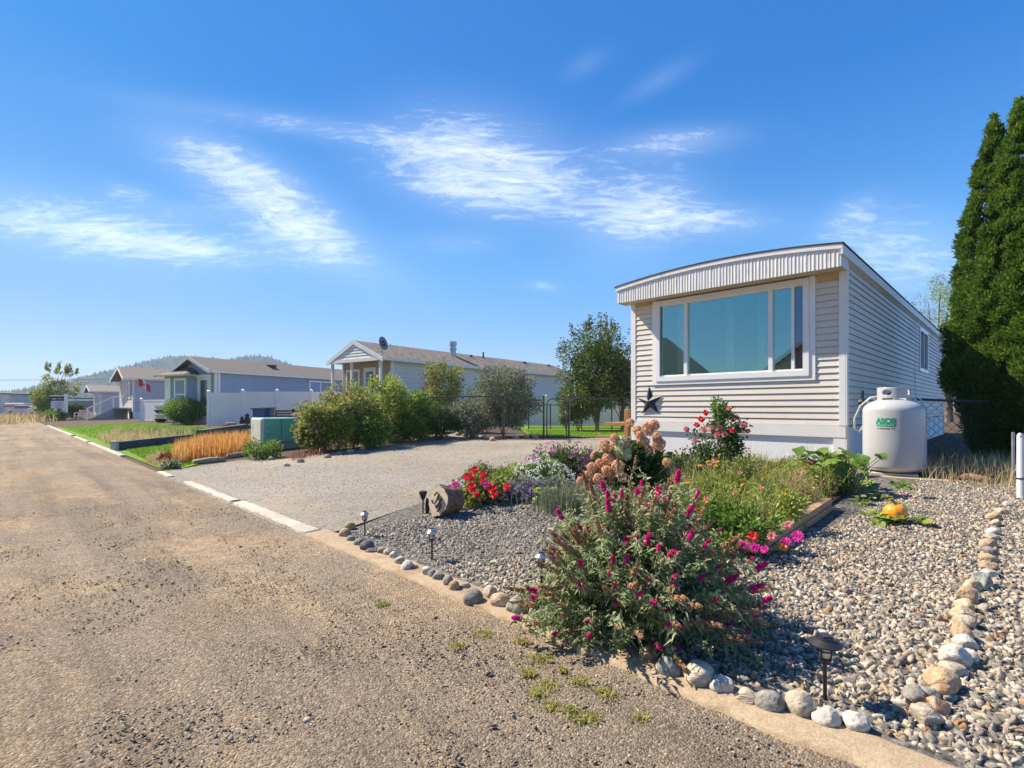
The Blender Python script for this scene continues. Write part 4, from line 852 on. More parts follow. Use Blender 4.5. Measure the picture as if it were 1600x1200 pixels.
pl = G(661, 803); t = thing('garden_ornament', 'small black stake ornament with flared top standing left of the log', 'garden ornament', pl)
mb = MB(); mb.tube([pl, pl+up(.16)], .008, 8); part('stake', mb, m_black, t)
mb = MB(); mb.lathe(pl+up(.15), [(.012,0),(.022,.02),(.045,.085),(.047,.095),(.03,.1),(0,.102)], 18); part('flared_top', mb, m_brz, t)
mb = MB(); mb.tube([pl+Vector((.045,.0,.0)), pl+Vector((.05,.0,.10)), pl+Vector((.045,0,.17))], [.02,.026,.012], 10); part('figure', mb, m_black, t, smooth=True)
# ------------------------------------------------------------------ border rocks
RC = {'tan': ((.38,.26,.16), (.50,.37,.24)), 'beige': ((.40,.34,.25), (.50,.43,.33)), 'white': ((.48,.445,.38), (.62,.585,.52)), 'grey': ((.19,.175,.155), (.31,.29,.26)), 'dark grey': ((.11,.105,.11), (.19,.18,.18)),
      'orange-tan': ((.46,.27,.12), (.60,.50,.37)), 'green-grey': ((.17,.185,.16), (.42,.42,.37)), 'striped tan': ((.34,.28,.21), (.58,.49,.38)), 'rusty': ((.36,.19,.10), (.52,.36,.24)), 'mossy tan': ((.32,.27,.10), (.44,.36,.17))}
RM = {k: mat(k+' rock', tuple(x*.72 for x in a), tuple(min(x*1.08, .75) for x in b), 24 if 'strip' not in k else 14, .85, .7, 60, stretch=(1,1,1) if 'strip' not in k else (1,1,4), stain=((.17,.14,.11), 28, .60), bdist=.012, detail=9) for k, (a, b) in RC.items()}
ORD = 'first second third fourth fifth sixth seventh eighth ninth tenth eleventh twelfth thirteenth fourteenth fifteenth sixteenth seventeenth eighteenth nineteenth twentieth twenty-first twenty-second twenty-third twenty-fourth twenty-fifth twenty-sixth twenty-seventh twenty-eighth twenty-ninth thirtieth'.split()
def rock(px, py, w, h, colr, label, group, ang=.25, seed=0, depth=1.0):
    g = G(px, py+h*.42); sc = g.y/F; rx, rz = w*sc*.5, h*sc*.55; ry = (rx+rz)*.5*depth
    v, f = IC3; out = []; a = random.uniform(0, 6.28); ca, sa = math.cos(a), math.sin(a); pl = [Vector((random.gauss(0,1), random.gauss(0,1), random.gauss(0,1))).normalized() for _ in range(9)]; cut = [random.uniform(.6, .92) if ang > .2 else random.uniform(.75, .97) for _ in pl]
    for p in v:
        q = Vector(p)
        for n_, c_ in zip(pl, cut):
            d = q.dot(n_)
            if d > c_: q -= n_*(d-c_)*(.85 if ang > .2 else .5)
        q *= 1+.13*mnoise.noise(q*1.1+Vector((seed*7.3, 0, 0)))+.035*mnoise.noise(q*3.5+Vector((0, seed*3.1, 0)))+.02*mnoise.noise(q*9)
        x, y, z = q; 
        out.append((g.x+x*rx*1.06, g.y+y*ry, g.z+rz*.66+z*rz*1.08))
    return solo('border_rock', (out, [tuple(t) for t in f]), RM[colr], label, 'rock', group, smooth=True)
ROW = [(547,822,17,13,'mossy tan'),(539,833,19,15,'tan'),(548,842,14,11,'grey'),(561,848,15,13,'grey'),(574,853,22,18,'dark grey'),(581,861,20,9,'dark grey'),(597,861,14,12,'grey'),(608,863,17,13,'beige'),(616,869,15,14,'white'),(624,876,16,15,'beige'),(635,884,19,18,'white'),(647,887,12,10,'grey'),
 (667,893,17,16,'white'),(675,897,13,14,'grey'),(686,901,20,15,'grey'),(700,908,16,19,'grey'),(710,916,17,18,'tan'),(726,916,18,12,'beige'),(739,932,30,24,'grey'),(766,926,21,22,'beige'),(781,938,29,23,'orange-tan'),(809,946,34,27,'green-grey'),(836,957,19,21,'grey'),(856,961,22,15,'white'),(1012,1022,26,24,'tan'),
 (1046,1041,42,30,'green-grey'),(1088,1053,53,37,'striped tan'),(1127,1070,37,28,'white'),(1167,1089,32,27,'striped tan'),(1203,1096,42,32,'grey'),(1250,1100,41,39,'beige'),(1289,1119,42,30,'white'),(1336,1128,40,30,'white')]
for i, (px, py, w, h, c) in enumerate(ROW):
    if i < 24: lb = '%s rock in the front border row, %s from the driveway corner' % (c, ORD[i])
    else: lb = '%s rock on the concrete strip, %s right of the butterfly bush stem' % (c, ORD[i-24])
    rock(px, py, w, h, c, lb, 'rocks lining the concrete strip', .25 if c in ('beige','white','striped tan') else .1, i)
ROW2 = [(1448,1116,48,34,'striped tan'),(1466,1103,34,26,'rusty'),(1430,1085,34,30,'grey'),(1450,1084,30,24,'green-grey'),(1471,1080,38,22,'rusty'),(1473,1062,46,34,'tan'),(1487,1046,40,24,'beige'),(1490,1026,40,36,'white'),(1514,1025,24,22,'white'),(1509,1005,34,24,'white'),(1502,988,32,32,'tan'),(1509,973,36,24,'beige'),(1506,960,34,24,'orange-tan'),
 (1510,947,31,22,'orange-tan'),(1511,930,32,26,'tan'),(1519,914,28,18,'orange-tan'),(1535,908,30,28,'green-grey'),(1546,896,27,14,'white'),(1544,884,24,17,'tan'),(1544,872,26,16,'tan'),(1547,861,25,14,'grey'),(1545,850,27,16,'tan'),(1549,840,24,12,'beige'),(1552,831,21,14,'white'),(1555,817,21,13,'beige'),(1553,808,24,12,'tan'),(1565,800,17,12,'orange-tan'),(1576,788,15,10,'white')]
for i, (px, py, w, h, c) in enumerate(ROW2):
    rock(px, py, w, h, c, '%s rock in the right-hand border row, %s from the near corner' % (c, ORD[i]), 'rocks lining the right side of the gravel', .3, 60+i)
DR = [(512,713),(530,708),(548,705),(575,694,'white'),(566,700),(598,693),(612,688),(632,684),(655,678),(700,676),(716,678),(728,680),(742,681),(756,683),(770,686),(806,683),(822,682),(836,682),(470,720,'grey'),(448,726,'white'),(424,716,'grey')]
for i, q in enumerate(DR):
    px, py = q[:2]; w, h = (16, 11) if i == 3 else (random.uniform(9,13), random.uniform(5,8)); c = q[2] if len(q) > 2 else random.choice(['grey','beige','tan','beige'])
    rock(px, py, w, h, c, ('%s rock along the far edge of the driveway under the bushes, %s from the left' % (c, ORD[sorted(x[0] for x in DR).index(px)])), 'rocks edging the driveway', .3, 120+i)
# ------------------------------------------------------------------ leaf materials
l_budd = leafmat('silvery green leaves', [(0,(.08,.125,.04)),(.3,(.185,.25,.095)),(.55,(.29,.355,.18)),(.8,(.45,.45,.32)),(.93,(.36,.25,.14)),(1,(.6,.58,.45))], .42, .6)
l_dry = leafmat('dry brown spikes', [(0,(.18,.09,.05)),(.5,(.34,.19,.11)),(1,(.50,.34,.20))], .15, .8, .1)
l_mag = leafmat('magenta florets', [(0,(.55,.015,.15)),(.5,(.75,.03,.25)),(1,(.85,.07,.45))], .3, .6, .1)
l_dk = leafmat('dark green leaves', [(0,(.025,.05,.015)),(.5,(.065,.11,.03)),(1,(.15,.19,.07))], .25, .45)
l_mid = leafmat('mid green leaves', [(0,(.05,.10,.018)),(.5,(.12,.21,.035)),(1,(.26,.34,.08))], .3, .5)
l_yel = leafmat('yellow green leaves', [(0,(.11,.16,.02)),(.5,(.24,.31,.055)),(1,(.44,.44,.12))], .35, .5)
l_grey = leafmat('grey green leaves', [(0,(.07,.09,.05)),(.5,(.17,.195,.125)),(1,(.37,.38,.28))], .2, .55)
l_mixed = leafmat('mixed green and bronze leaves', [(0,(.08,.12,.025)),(.35,(.18,.24,.055)),(.6,(.29,.33,.10)),(.8,(.32,.21,.09)),(1,(.50,.45,.25))], .3, .5)
l_red = leafmat('reddish leaves', [(0,(.10,.03,.02)),(.5,(.22,.08,.05)),(1,(.30,.16,.09))], .3, .5)
l_cedar = leafmat('cedar sprays', [(0,(.03,.065,.010)),(.4,(.075,.15,.018)),(.75,(.145,.235,.03)),(.93,(.22,.25,.06)),(1,(.24,.16,.07))], .3, .6, .2, nscale=2.2)
l_hyd = leafmat('faded hydrangea florets', [(0,(.50,.22,.14)),(.4,(.62,.36,.23)),(.7,(.68,.48,.31)),(1,(.72,.60,.42))], .25, .8, .1)
l_cream = leafmat('cream green florets', [(0,(.45,.5,.25)),(1,(.75,.76,.5))], .3, .8, .1)
l_pink = leafmat('pink petals', [(0,(.55,.10,.16)),(.5,(.70,.22,.26)),(1,(.75,.42,.36))], .3, .6, .1)
l_scar = leafmat('scarlet petals', [(0,(.52,.02,.035)),(.6,(.72,.05,.07)),(1,(.80,.16,.12))], .25, .55, .1)
l_hot = leafmat('hot pink petals', [(0,(.55,.02,.24)),(1,(.80,.10,.46))], .3, .6, .1)
l_org = leafmat('orange petals', [(0,(.75,.22,.02)),(1,(.85,.50,.05))], .3, .6, .1)
l_whi = leafmat('white florets', [(0,(.55,.57,.5)),(1,(.82,.82,.78))], .25, .7, .1)
l_pur = leafmat('lavender florets', [(0,(.13,.08,.20)),(.5,(.25,.18,.36)),(1,(.40,.33,.50))], .25, .7, .1)
l_ppl = leafmat('purple petals', [(0,(.25,.03,.26)),(1,(.48,.12,.42))], .3, .6, .1)
l_gold = leafmat('golden dry grass', [(0,(.30,.12,.03)),(.4,(.52,.26,.07)),(.75,(.68,.44,.17)),(1,(.60,.55,.25))], .3, .7, .1)
l_straw = leafmat('straw grass', [(0,(.28,.20,.09)),(.5,(.44,.34,.18)),(1,(.58,.48,.30))], .3, .8, .1)
l_lawn = leafmat('lawn blades', [(0,(.09,.17,.012)),(.5,(.145,.27,.02)),(1,(.25,.36,.05))], .35, .5)
l_weed = leafmat('weed blades', [(0,(.20,.19,.05)),(.5,(.32,.31,.085)),(1,(.42,.38,.15))], .3, .6)
l_apple = leafmat('apple leaves', [(0,(.03,.055,.012)),(.45,(.085,.13,.03)),(.8,(.18,.21,.06)),(1,(.32,.30,.10))], .25, .5)
m_stem = mat('woody stems', (.16,.12,.08), (.26,.21,.15), 12, .9)
m_trunk = mat('grey bark', (.12,.10,.085), (.22,.19,.16), 10, .9, .5, 25, stretch=(2,2,.5))
m_gstem = mat('green stems', (.10,.16,.05), (.18,.22,.08), 12, .7)
# ------------------------------------------------------------------ plant builders
def limbs(base_, targets, r0, seed=0, n=7, taper=.18, low=.25):
    mb = MB(); b = Vector(base_)
    for tg in targets:
        tg = Vector(tg); d = tg-b; s = b+Vector((random.uniform(-1,1), random.uniform(-1,1), 0))*r0*.8
        m1 = b.lerp(tg, .4)+Vector((-d.x, -d.y, 0))*low*.5+Vector((random.gauss(0,.04), random.gauss(0,.04), 0))*d.length*.6
        r = r0*random.uniform(.5, 1); mb.tube([s-up(.03), s.lerp(m1, .55), m1, m1.lerp(tg, .6)+Vector((random.gauss(0,.03), random.gauss(0,.03), random.gauss(0,.02)))*d.length, tg], [r, r*.8, r*.6, r*.4, r*taper], n)
    return mb
def shrub(name, label, cat_, g, rad, hgt, lm, ncl, per, cr, ln, wd, group=None, stem=True, zc=None, shell=.45, upb=.6, lift=.3, lean=(0,0), sm=None, fol='foliage', nst=9, sr=.012):
    g = Vector(g); t = thing(name, label, cat_, g, group); zc = hgt*.52 if zc is None else zc
    c = g+Vector((lean[0], lean[1], zc)); pos, out, cc = clumps(c, (rad, rad, hgt-zc if hgt-zc > .05 else .05), ncl, per, cr, shell, g.z+.01)
    n = len(pos); d = out+rng.normal(0, .5, (n, 3))+np.array([0, 0, lift])
    part(fol, leaves(pos, d, ln*rng.uniform(.6, 1.3, n), wd*rng.uniform(.7, 1.25, n), upb=upb), lm, t)
    if stem: part('stems', limbs(g, cc[:nst], sr), sm or m_stem, t)
    return t, cc, c
# flower meshes shared by many flowers
def keep(name, g, m, smooth=False):
    me = rawmesh(name, g[0], g[1], smooth); me.materials.append(m); return me
def spike(n, L_, r, seed, m, nm):
    t = rng.uniform(0, 1, n); a = rng.uniform(0, 6.28, n); cx = .12*L_*np.sin(t*1.6); rad = r*(1-t)**.55*(.35+.65*np.minimum(t*7, 1))
    p = np.stack([cx+rad*np.cos(a)*.6, rad*np.sin(a)*.6, t*L_], 1); d = np.stack([np.cos(a), np.sin(a), .5+0*a], 1)
    return keep(nm, leaves(p, np.cross(d, rng.normal(size=d.shape)), r*.8, r*.7, .2, 0, nrm=d), m)
spk = [spike(240, .088, .027, i, l_mag, 'flower_spike') for i in range(3)]
dsp = [spike(130, .10, .015, i, l_dry, 'dry_spike') for i in range(3)]
def ball(n, r, sq, m, nm, ln, wd):
    d = unit(rng.normal(size=(n, 3))); p = d*np.array([1, 1, sq])*r*rng.uniform(.75, 1, n)[:, None]*(1-.28*np.maximum(d[:, 2:3], 0)); 
    e = np.cross(d, rng.normal(size=d.shape)); return keep(nm, leaves(p, e, ln, wd, .25, 0, nrm=d+rng.normal(0, .35, d.shape)), m)
hydh = [ball(300, .075, 1.25, l_hyd, 'flower_head', .032, .028) for _ in range(3)]; hydc = ball(300, .075, 1.2, l_cream, 'flower_head', .032, .028)
def rosette(layers, m, nm, cup=.5):
    gs = []
    for k, r, L_, w, el in layers:
        a = np.arange(k)*2*np.pi/k+rng.uniform(0, 1); d = np.stack([np.cos(a)*np.cos(el), np.sin(a)*np.cos(el), 0*a+np.sin(el)], 1); p = np.stack([np.cos(a), np.sin(a), 0*a], 1)*r
        gs.append(leaves(p, d, L_, w, -.12, 0, 2.5))
    return keep(nm, cat(*gs), m)
rose_p = rosette([(6,.006,.034,.036,.15),(6,.004,.03,.032,.7),(5,.003,.026,.028,1.1)], l_pink, 'rose_bloom'); rose_r = rosette([(6,.006,.034,.036,.15),(6,.004,.03,.032,.7),(5,.003,.026,.028,1.1)], l_scar, 'rose_bloom')
beg = rosette([(8,.006,.042,.042,.1),(7,.004,.038,.036,.55),(6,.003,.028,.028,1.0)], l_scar, 'begonia_bloom'); begp = rosette([(8,.006,.042,.042,.1),(7,.004,.038,.036,.55),(6,.003,.028,.028,1.0)], l_hot, 'begonia_bloom'); begw = rosette([(8,.006,.042,.042,.1),(7,.004,.036,.034,.6)], l_whi, 'begonia_bloom')
zin = rosette([(13,.006,.024,.014,.1),(11,.004,.02,.013,.45),(8,.002,.014,.011,.9)], l_hot, 'zinnia_bloom'); zino = rosette([(12,.006,.02,.013,.1),(10,.004,.016,.012,.5)], l_org, 'marigold_bloom'); zinr = rosette([(13,.006,.022,.014,.1),(11,.004,.018,.012,.5)], l_scar, 'zinnia_bloom'); zinp = rosette([(12,.006,.02,.014,.1),(9,.004,.016,.012,.5)], l_pink, 'zinnia_bloom')
pet = rosette([(6,.002,.03,.034,.35)], l_ppl, 'petunia_bloom')
def face_cam(p, jitter=.5, updir=.35):
    d = Vector((-p[0], -p[1], CH-p[2])).normalized()*.8+Vector((-.3, 0, updir))+Vector((random.gauss(0,jitter), random.gauss(0,jitter), random.gauss(0,jitter*.5))); return d.to_track_quat('Z', 'Y')
def surf(c, rx, rz, px=None, front=True):
    """random point on the lit upper/front surface of an ellipsoid"""
    while True:
        d = Vector((random.gauss(0,1), random.gauss(0,1), random.gauss(0,1))).normalized()
        if d.z > -.35 and (not front or d.dot(Vector((-c[0], -c[1], .6)).normalized()) > -.1): return Vector((c[0]+d.x*rx, c[1]+d.y*rx, c[2]+d.z*rz)), d
# ------------------------------------------------------------------ big butterfly bush
bg_ = AT(992, 2.86); bb_ = thing('butterfly_bush', 'big sprawling butterfly bush with magenta flower spikes in the near gravel', 'flowering shrub', bg_)
gs = []; tips = []; stems = MB()
for i in range(430):
    a = random.uniform(0, 6.283); q = random.random()**.7; el = R(88-70*q+random.gauss(0,5)); L_ = 1/math.sqrt((math.cos(el)/.63)**2+(math.sin(el)/.86)**2)*random.uniform(.72, 1.02)
    if math.cos(a) < -.2: L_ *= .94
    d = Vector((math.cos(a)*math.cos(el), math.sin(a)*math.cos(el), math.sin(el))); p0 = bg_+Vector((random.gauss(0,.05), random.gauss(0,.05), 0))
    pts = [p0+d*L_*s+Vector((d.x*.12, d.y*.12, -.20*math.cos(el)))*s*s*L_ for s in (0, .35, .7, 1)]
    if i < 110: stems.tube(pts, [.006, .0045, .003, .0015], 5)
    k = 96; s = rng.uniform(.22, 1, k)**.75; P3 = np.array([list(p) for p in pts]); pos = np.stack([np.interp(s, (0,.35,.7,1), P3[:, j]) for j in range(3)], 1)+rng.normal(0, .012, (k, 3)); ax_ = unit(np.array([list(d)]))
    dd = rng.normal(size=(k, 3))*.8+ax_*.7; ok = pos[:, 2] > bg_.z+.015; gs.append(leaves(pos[ok], dd[ok], rng.uniform(.024, .06, ok.sum()), rng.uniform(.008, .013, ok.sum()), .3, .3)); 
    if pts[-1].z > bg_.z+.06: tips.append((pts[-1], (pts[-1]-pts[-2]).normalized()))
part('foliage', cat(*gs), l_budd, bb_); part('stems', stems, m_stem, bb_)
tips.sort(key=lambda q: q[0].y-.6*q[0].z); 
random.shuffle(tips)
vis = [q for q in tips if q[0].y < bg_.y+.05 or q[0].z > .66]
for i, (p, d) in enumerate(vis[:186]):
    if i < 88: o = inst('flower_spike', random.choice(spk), bb_, p-d*.02, (d+up(.2)).to_track_quat('Z', 'Y'), random.uniform(.36, .70))
    elif i < 186: o = inst('dry_spike', random.choice(dsp), bb_, p-d*.02, d.to_track_quat('Z', 'Y'), random.uniform(.7, 1.25))
# ------------------------------------------------------------------ bed plants by the home
def zat(px, Y): return AT(px, Y)
hg = zat(985, 6.0); hy = thing('hydrangea', 'tall panicle hydrangea with faded tan-pink heads by the home corner', 'flowering shrub', hg)
pos, out, cc = clumps(hg+up(.36), (.40, .38, .34), 34, 60, .13, .3, hg.z+.03); n = len(pos)
part('foliage', leaves(pos, out+rng.normal(0,.5,(n,3))+np.array([0,0,.2]), .10*rng.uniform(.6,1.2,n), .062*rng.uniform(.7,1.2,n)), l_dk, hy)
HP = [(985,660),(1012,668),(996,672),(1026,683),(1005,690),(975,690),(960,684),(1030,693),(945,695),(990,700),(968,702),(1012,703),(930,712),(950,716),(938,724),(925,730),(965,728),(918,742),(935,748),(955,742),(972,745),(908,752),(1042,722),(1050,735),(1022,663),(1000,680),(958,700),(948,735)]
tg = []
for i, (px, py) in enumerate(HP):
    Y = 6.0+random.uniform(-.32, .2)-(.25 if py > 715 else 0); p = Vector(((px-800)/F*Y, Y, ZP(py, Y))); tg.append(p-up(.05)); inst('flower_head', random.choice(hydh), hy, p, Vector((random.gauss(0,.35), random.gauss(0,.35), 1)).to_track_quat('Z', 'Y'), random.uniform(.62, 1.0))
for px, py in ((972,690),(968,702),(978,708)):
    Y = 5.68; inst('flower_head', hydc, hy, Vector(((px-800)/F*Y, Y, ZP(py, Y))), None, random.uniform(.8, 1))
part('stems', limbs(hg, tg, .009), m_stem, hy)
rg_ = zat(1126, 7.0); t, cc, c = shrub('rose_bush', 'rose bush with pink and red blooms in front of the white skirting', 'rose bush', rg_, .40, 1.02, l_dk, 46, 60, .12, .05, .032, zc=.5, shell=.3)
pos, out, c2 = clumps(rg_+Vector((-.02,0,.95)), (.18,.16,.28), 12, 26, .08, .2); part('young_leaves', leaves(pos, out+np.array([0,0,.5]), .045, .028), l_mid, t); part('canes', limbs(rg_, c2, .008), m_gstem, t)
for px, py, k in ((1096,655,1),(1100,672,0),(1089,664,1),(1086,688,0),(1112,668,0),(1140,638,0),(1144,672,1),(1162,664,0),(1168,674,0),(1120,680,0),(1132,679,0),(1124,668,0),(1073,671,0),(1150,652,0),(1103,645,1)):
    Y = 6.62+random.uniform(-.05, .15); p = Vector(((px-800)/F*Y, Y, ZP(py, Y))); inst('rose_bloom', rose_r if k else rose_p, t, p, face_cam(p, .3), random.uniform(1.0, 1.5))
# mounds left of the home
def mound(name, label, px, Y, w, h, lm, fm, nf, fs, leaf=(.045,.024), per=80, ncl=52, fname=None, cat_='flowers', carpet=None, dens=1):
    g = zat(px, Y); t, cc, c = shrub(name, label, cat_, g, w, h, lm, int(ncl*dens), per, w*.28, leaf[0], leaf[1], zc=h*.35, shell=.35, stem=True, sm=m_gstem, sr=.004, nst=14)
    for i in range(nf):
        p, d = surf(c, w*1.02, (h-h*.35)*1.08); q = (d+Vector((0,-.25,.5))).to_track_quat('Z', 'Y'); inst(fname, random.choice(fm), t, p, q, random.uniform(*fs))
    if carpet:
        cm, n, r = carpet; P_ = []; D_ = []
        for i in range(n):
            p, d = surf(c, w*random.uniform(.86, 1.06), (h*.65)*random.uniform(.86, 1.08), front=False); P_.append(p); D_.append(d)
        P_ = np.array([list(p) for p in P_]); D_ = np.array([list(d) for d in D_]); k = 9; part('florets', leaves(np.repeat(P_, k, 0)+rng.normal(0, r*.5, (n*k, 3)), rng.normal(0,.8,(n*k,3)), r, r*.85, .2, 0, nrm=np.repeat(D_, k, 0)+rng.normal(0,.4,(n*k,3))), cm, t)
    return t
mound('petunia_mound', 'wide green mound dotted with purple petunias at the back of the bed', 886, 7.5, .62, .52, l_dk, [pet], 58, (.8,1.3), fname='petunia_bloom', ncl=95)
mound('alyssum_mound', 'white alyssum mound beside the purple petunias', 846, 6.8, .42, .38, l_mid, [pet], 0, (1,1), carpet=(l_whi, 210, .022))
mound('green_mound', 'low leafy green mound without flowers behind the red begonias', 765, 7.0, .38, .33, l_mid, [pet], 5, (.5,.7), fname='petunia_bloom', leaf=(.03,.02))
mound('green_mound', 'bright green ferny mound between the begonias and the white alyssum', 806, 6.9, .36, .36, l_yel, [pet], 0, (1,1), leaf=(.045,.012))
mound('ageratum_mound', 'low lavender ageratum mound spilling in front of the white alyssum', 822, 6.1, .30, .24, l_grey, [pet], 0, (1,1), carpet=(l_pur, 190, .022))
mound('heather_mound', 'small grey-lavender mound right of the ageratum in the shade', 866, 6.2, .24, .24, l_grey, [pet], 0, (1,1), carpet=(l_pur, 50, .016))
bgn = mound('begonia_clump', 'scarlet and pink begonias behind the log', 752, 5.95, .38, .37, l_mixed, [beg], 0, (1,1), leaf=(.05,.04), ncl=30)
for px, py, m in ((734,746,beg),(755,741,beg),(754,751,beg),(764,760,beg),(770,765,beg),(736,762,beg),(773,774,beg),(792,761,beg),(744,772,beg),(705,763,begp),(712,757,begp),(698,765,begp),(717,758,begw),(728,745,beg),(741,735,beg),(760,757,begp),(706,768,begp)):
    Y = 5.62+random.uniform(-.1,.15); p = Vector(((px-800)/F*Y, Y, ZP(py, Y))); inst('begonia_bloom', m, bgn, p, face_cam(p, .25), random.uniform(.95, 1.35))
lo_ = G(760, 785); 
mb = MB(); a_, b_ = G(715, 781), G(752, 789); mb.tube([a_+up(.035), (a_+b_)/2+up(.05), b_+up(.03)], [.03,.033,.026], 10); solo('edging_branch', mb, mat('smooth branch', (.30,.18,.09), (.42,.28,.16), 8, .7, .3, 30), 'smooth brown branch edging the bed behind the log', 'branch', smooth=True)
# broad-leaved light green plant and silvery lavender behind the butterfly bush
def bigleaf(g, offs, size, m, name, label, cat_, el=.4):
    t = thing(name, label, cat_, g); gs = []; st = MB()
    for x, y, z, s in offs:
        p = Vector(g)+Vector((x, y, z)); k = 7; a = random.uniform(0, 6.28); nrm = Vector((random.gauss(0,.35)-.1, random.gauss(0,.35)-.25, 1)).normalized(); e1 = nrm.orthogonal().normalized(); e1.rotate(Matrix.Rotation(a, 3, nrm)); e2 = nrm.cross(e1); vs = [p-nrm*.012*s]
        for i in range(14):
            th = 2*math.pi*i/14; rr = size*s*(.55+.45*math.cos(th*.5)**2)*(1+.13*math.cos(5*th)+random.gauss(0,.03)); vs.append(p+e1*math.cos(th)*rr+e2*math.sin(th)*rr+nrm*(size*.16*s*math.sin(2*th)-.15*rr*rr/size))
        gs.append((np.array([list(v) for v in vs]), np.array([(0, 1+i, 1+(i+1) % 14) for i in range(14)]))); st.tube([Vector(g)+Vector((x*.3, y*.3, 0)), p.lerp(Vector(g), .35)+up(.03), p], [.006,.005,.004], 5)
    part('leaves', cat(*gs), m, t); part('vines', st, m_gstem, t); return t
rnd = random.uniform
bigleaf(G(858, 792), [(rnd(-.2,.3), rnd(-.1,.3), rnd(.04,.25), rnd(.6,1.1)) for _ in range(26)], .055, l_yel, 'squash_plant', 'light green squash leaves left of the silvery lavender', 'squash plant')
g = G(905, 800); t = thing('lavender_clump', 'wispy silvery lavender clump behind the left side of the butterfly bush', 'lavender', g)
n = 1500; P_ = np.array(list(g))+np.stack([rng.normal(0,.20,n), rng.normal(0,.12,n), 0*rng.normal(size=n)], 1); part('foliage', blades(P_, rng.uniform(.15,.36,n), .006, .35), l_grey, t)
# ------------------------------------------------------------------ raised bed with mixed flowers
C1 = UV(*G(1196, 872)[:2]); C2 = UV(*G(1302, 786)[:2]); u1 = (C1[0]+C2[0])/2; v1 = C1[1]
bed = [(u1, v1), (u1, 7.6), (u1+1.75, 8.85), (u1+1.75, v1+.9)]; bedz = .14
m_timb = mat('bed timber', (.34,.20,.11), (.48,.32,.19), 7, .8, .4, 40, stretch=(1,6,6), stain=((.2,.13,.08), 6, .62))
def tim(u0, v0, u1_, v1_, h, label, w=.045):
    a, b = Vector((*XY(u0, v0), zv(v0))), Vector((*XY(u1_, v1_), zv(v1_))); d = (b-a); Lg = d.length; d.normalize(); nn = Vector((-d.y, d.x, 0)).normalized()
    mb = MB(); T = lambda x, y, z: tuple(a+d*x+nn*y+Vector((0,0,z))); mb.box(0, Lg, -w, w, -.02, h*.5-.004, T); mb.box(0, Lg, -w*.95, w*.93, h*.5+.004, h, T); solo('bed_timber', mb, m_timb, label, 'timber', 'timbers edging the raised bed', bevel=.006)
tim(u1, v1+.05, u1, 5.9, .13, 'brown timber along the right side of the raised flower bed'); tim(u1+.05, v1, u1+.55, v1+.18, .12, 'short brown timber at the near end of the raised bed'); tim(u1+.02, 7.0, u1+.02, 7.75, .15, 'timber block under the squash leaves beside the tank')
bs = [(u, v) for u, v in bed]; sheet('bed_soil', [(u1+.02, v1+.05), (u1+.02, 7.6), (u1+1.6, 8.9), (u1+3.6, 8.9), (u1+3.4, 6.0), (u1+1.5, v1+1.0), (u1+.6, v1+.2)], .035, m_soil, .3)
bp = in_poly([(u1+.05, v1+.1), (u1+.08, 7.4), (u1+1.2, 8.6), (u1+1.9, 8.0), (u1+1.7, v1+1.0), (u1+.5, v1+.2)], 5200); bp[:, 2] += .03
mx_ = thing('flower_patch', 'straggly mixed flower patch of fine leaves and small orange blooms filling the raised bed', 'flowers', (bp[:,0].mean(), bp[:,1].mean(), .2))
hgt = .05+.30*np.clip(np.array([fbm(p[0]*1.6, p[1]*1.6, 5) for p in bp])*1.5+.36, 0, 1.2)
hgt = hgt*np.clip(1.15-.10*((bp[:,0]+bp[:,1])/2**.5-3.8), .5, 1.2)
pp = np.repeat(bp, 5, 0); zz = rng.uniform(.15, 1, len(pp))*np.repeat(hgt, 5); pp = pp+np.stack([rng.normal(0,.03,len(pp)), rng.normal(0,.03,len(pp)), zz], 1)
part('foliage', leaves(pp, rng.normal(0,.6,(len(pp),3))+np.array([0,0,.5]), rng.uniform(.025,.06,len(pp)), rng.uniform(.008,.018,len(pp))), l_mixed, mx_)
part('stalks', blades(bp[:2600], hgt[:2600]*rng.uniform(.9,1.7,2600), .006, .4), l_yel, mx_)
part('dry_stalks', blades(bp[2600:3500], hgt[2600:3500]*rng.uniform(.9,1.8,900), .005, .5), l_straw, mx_)
for i in range(64):
    k = rng.integers(len(bp)); p = Vector(bp[k])+up(hgt[k]*random.uniform(.85, 1.15)); inst('marigold_bloom', random.choice([zino, zino, zino, zinp, zinr]), mx_, p, face_cam(p, .3, .6), random.uniform(.6, 1.05))
zg_ = G(1192, 872); t, cc, c = shrub('zinnia_clump', 'hot pink zinnias on green leaves at the near corner of the raised bed', 'flowers', zg_+Vector((-.06,.20,0)), .34, .36, l_mid, 44, 60, .08, .05, .028, zc=.12, sm=m_gstem, sr=.004)
for px, py, m in ((1139,822,zinp),(1160,852,zin),(1178,855,zin),(1194,858,zin),(1216,824,zin),(1231,821,zinp),(1228,847,zin),(1246,838,zin),(1176,838,zinr),(1160,803,zin),(1224,854,zino),(1218,880,zin),(1091,793,zinr),(1195,850,zinp),(1146,818,zin),(1206,838,zinp)):
    Y = 3.66+random.uniform(-.08,.15)+(.5 if py < 830 else 0); p = Vector(((px-800)/F*Y, Y, ZP(py, Y))); inst('zinnia_bloom', m, t, p, face_cam(p, .25), random.uniform(1.15, 1.6))
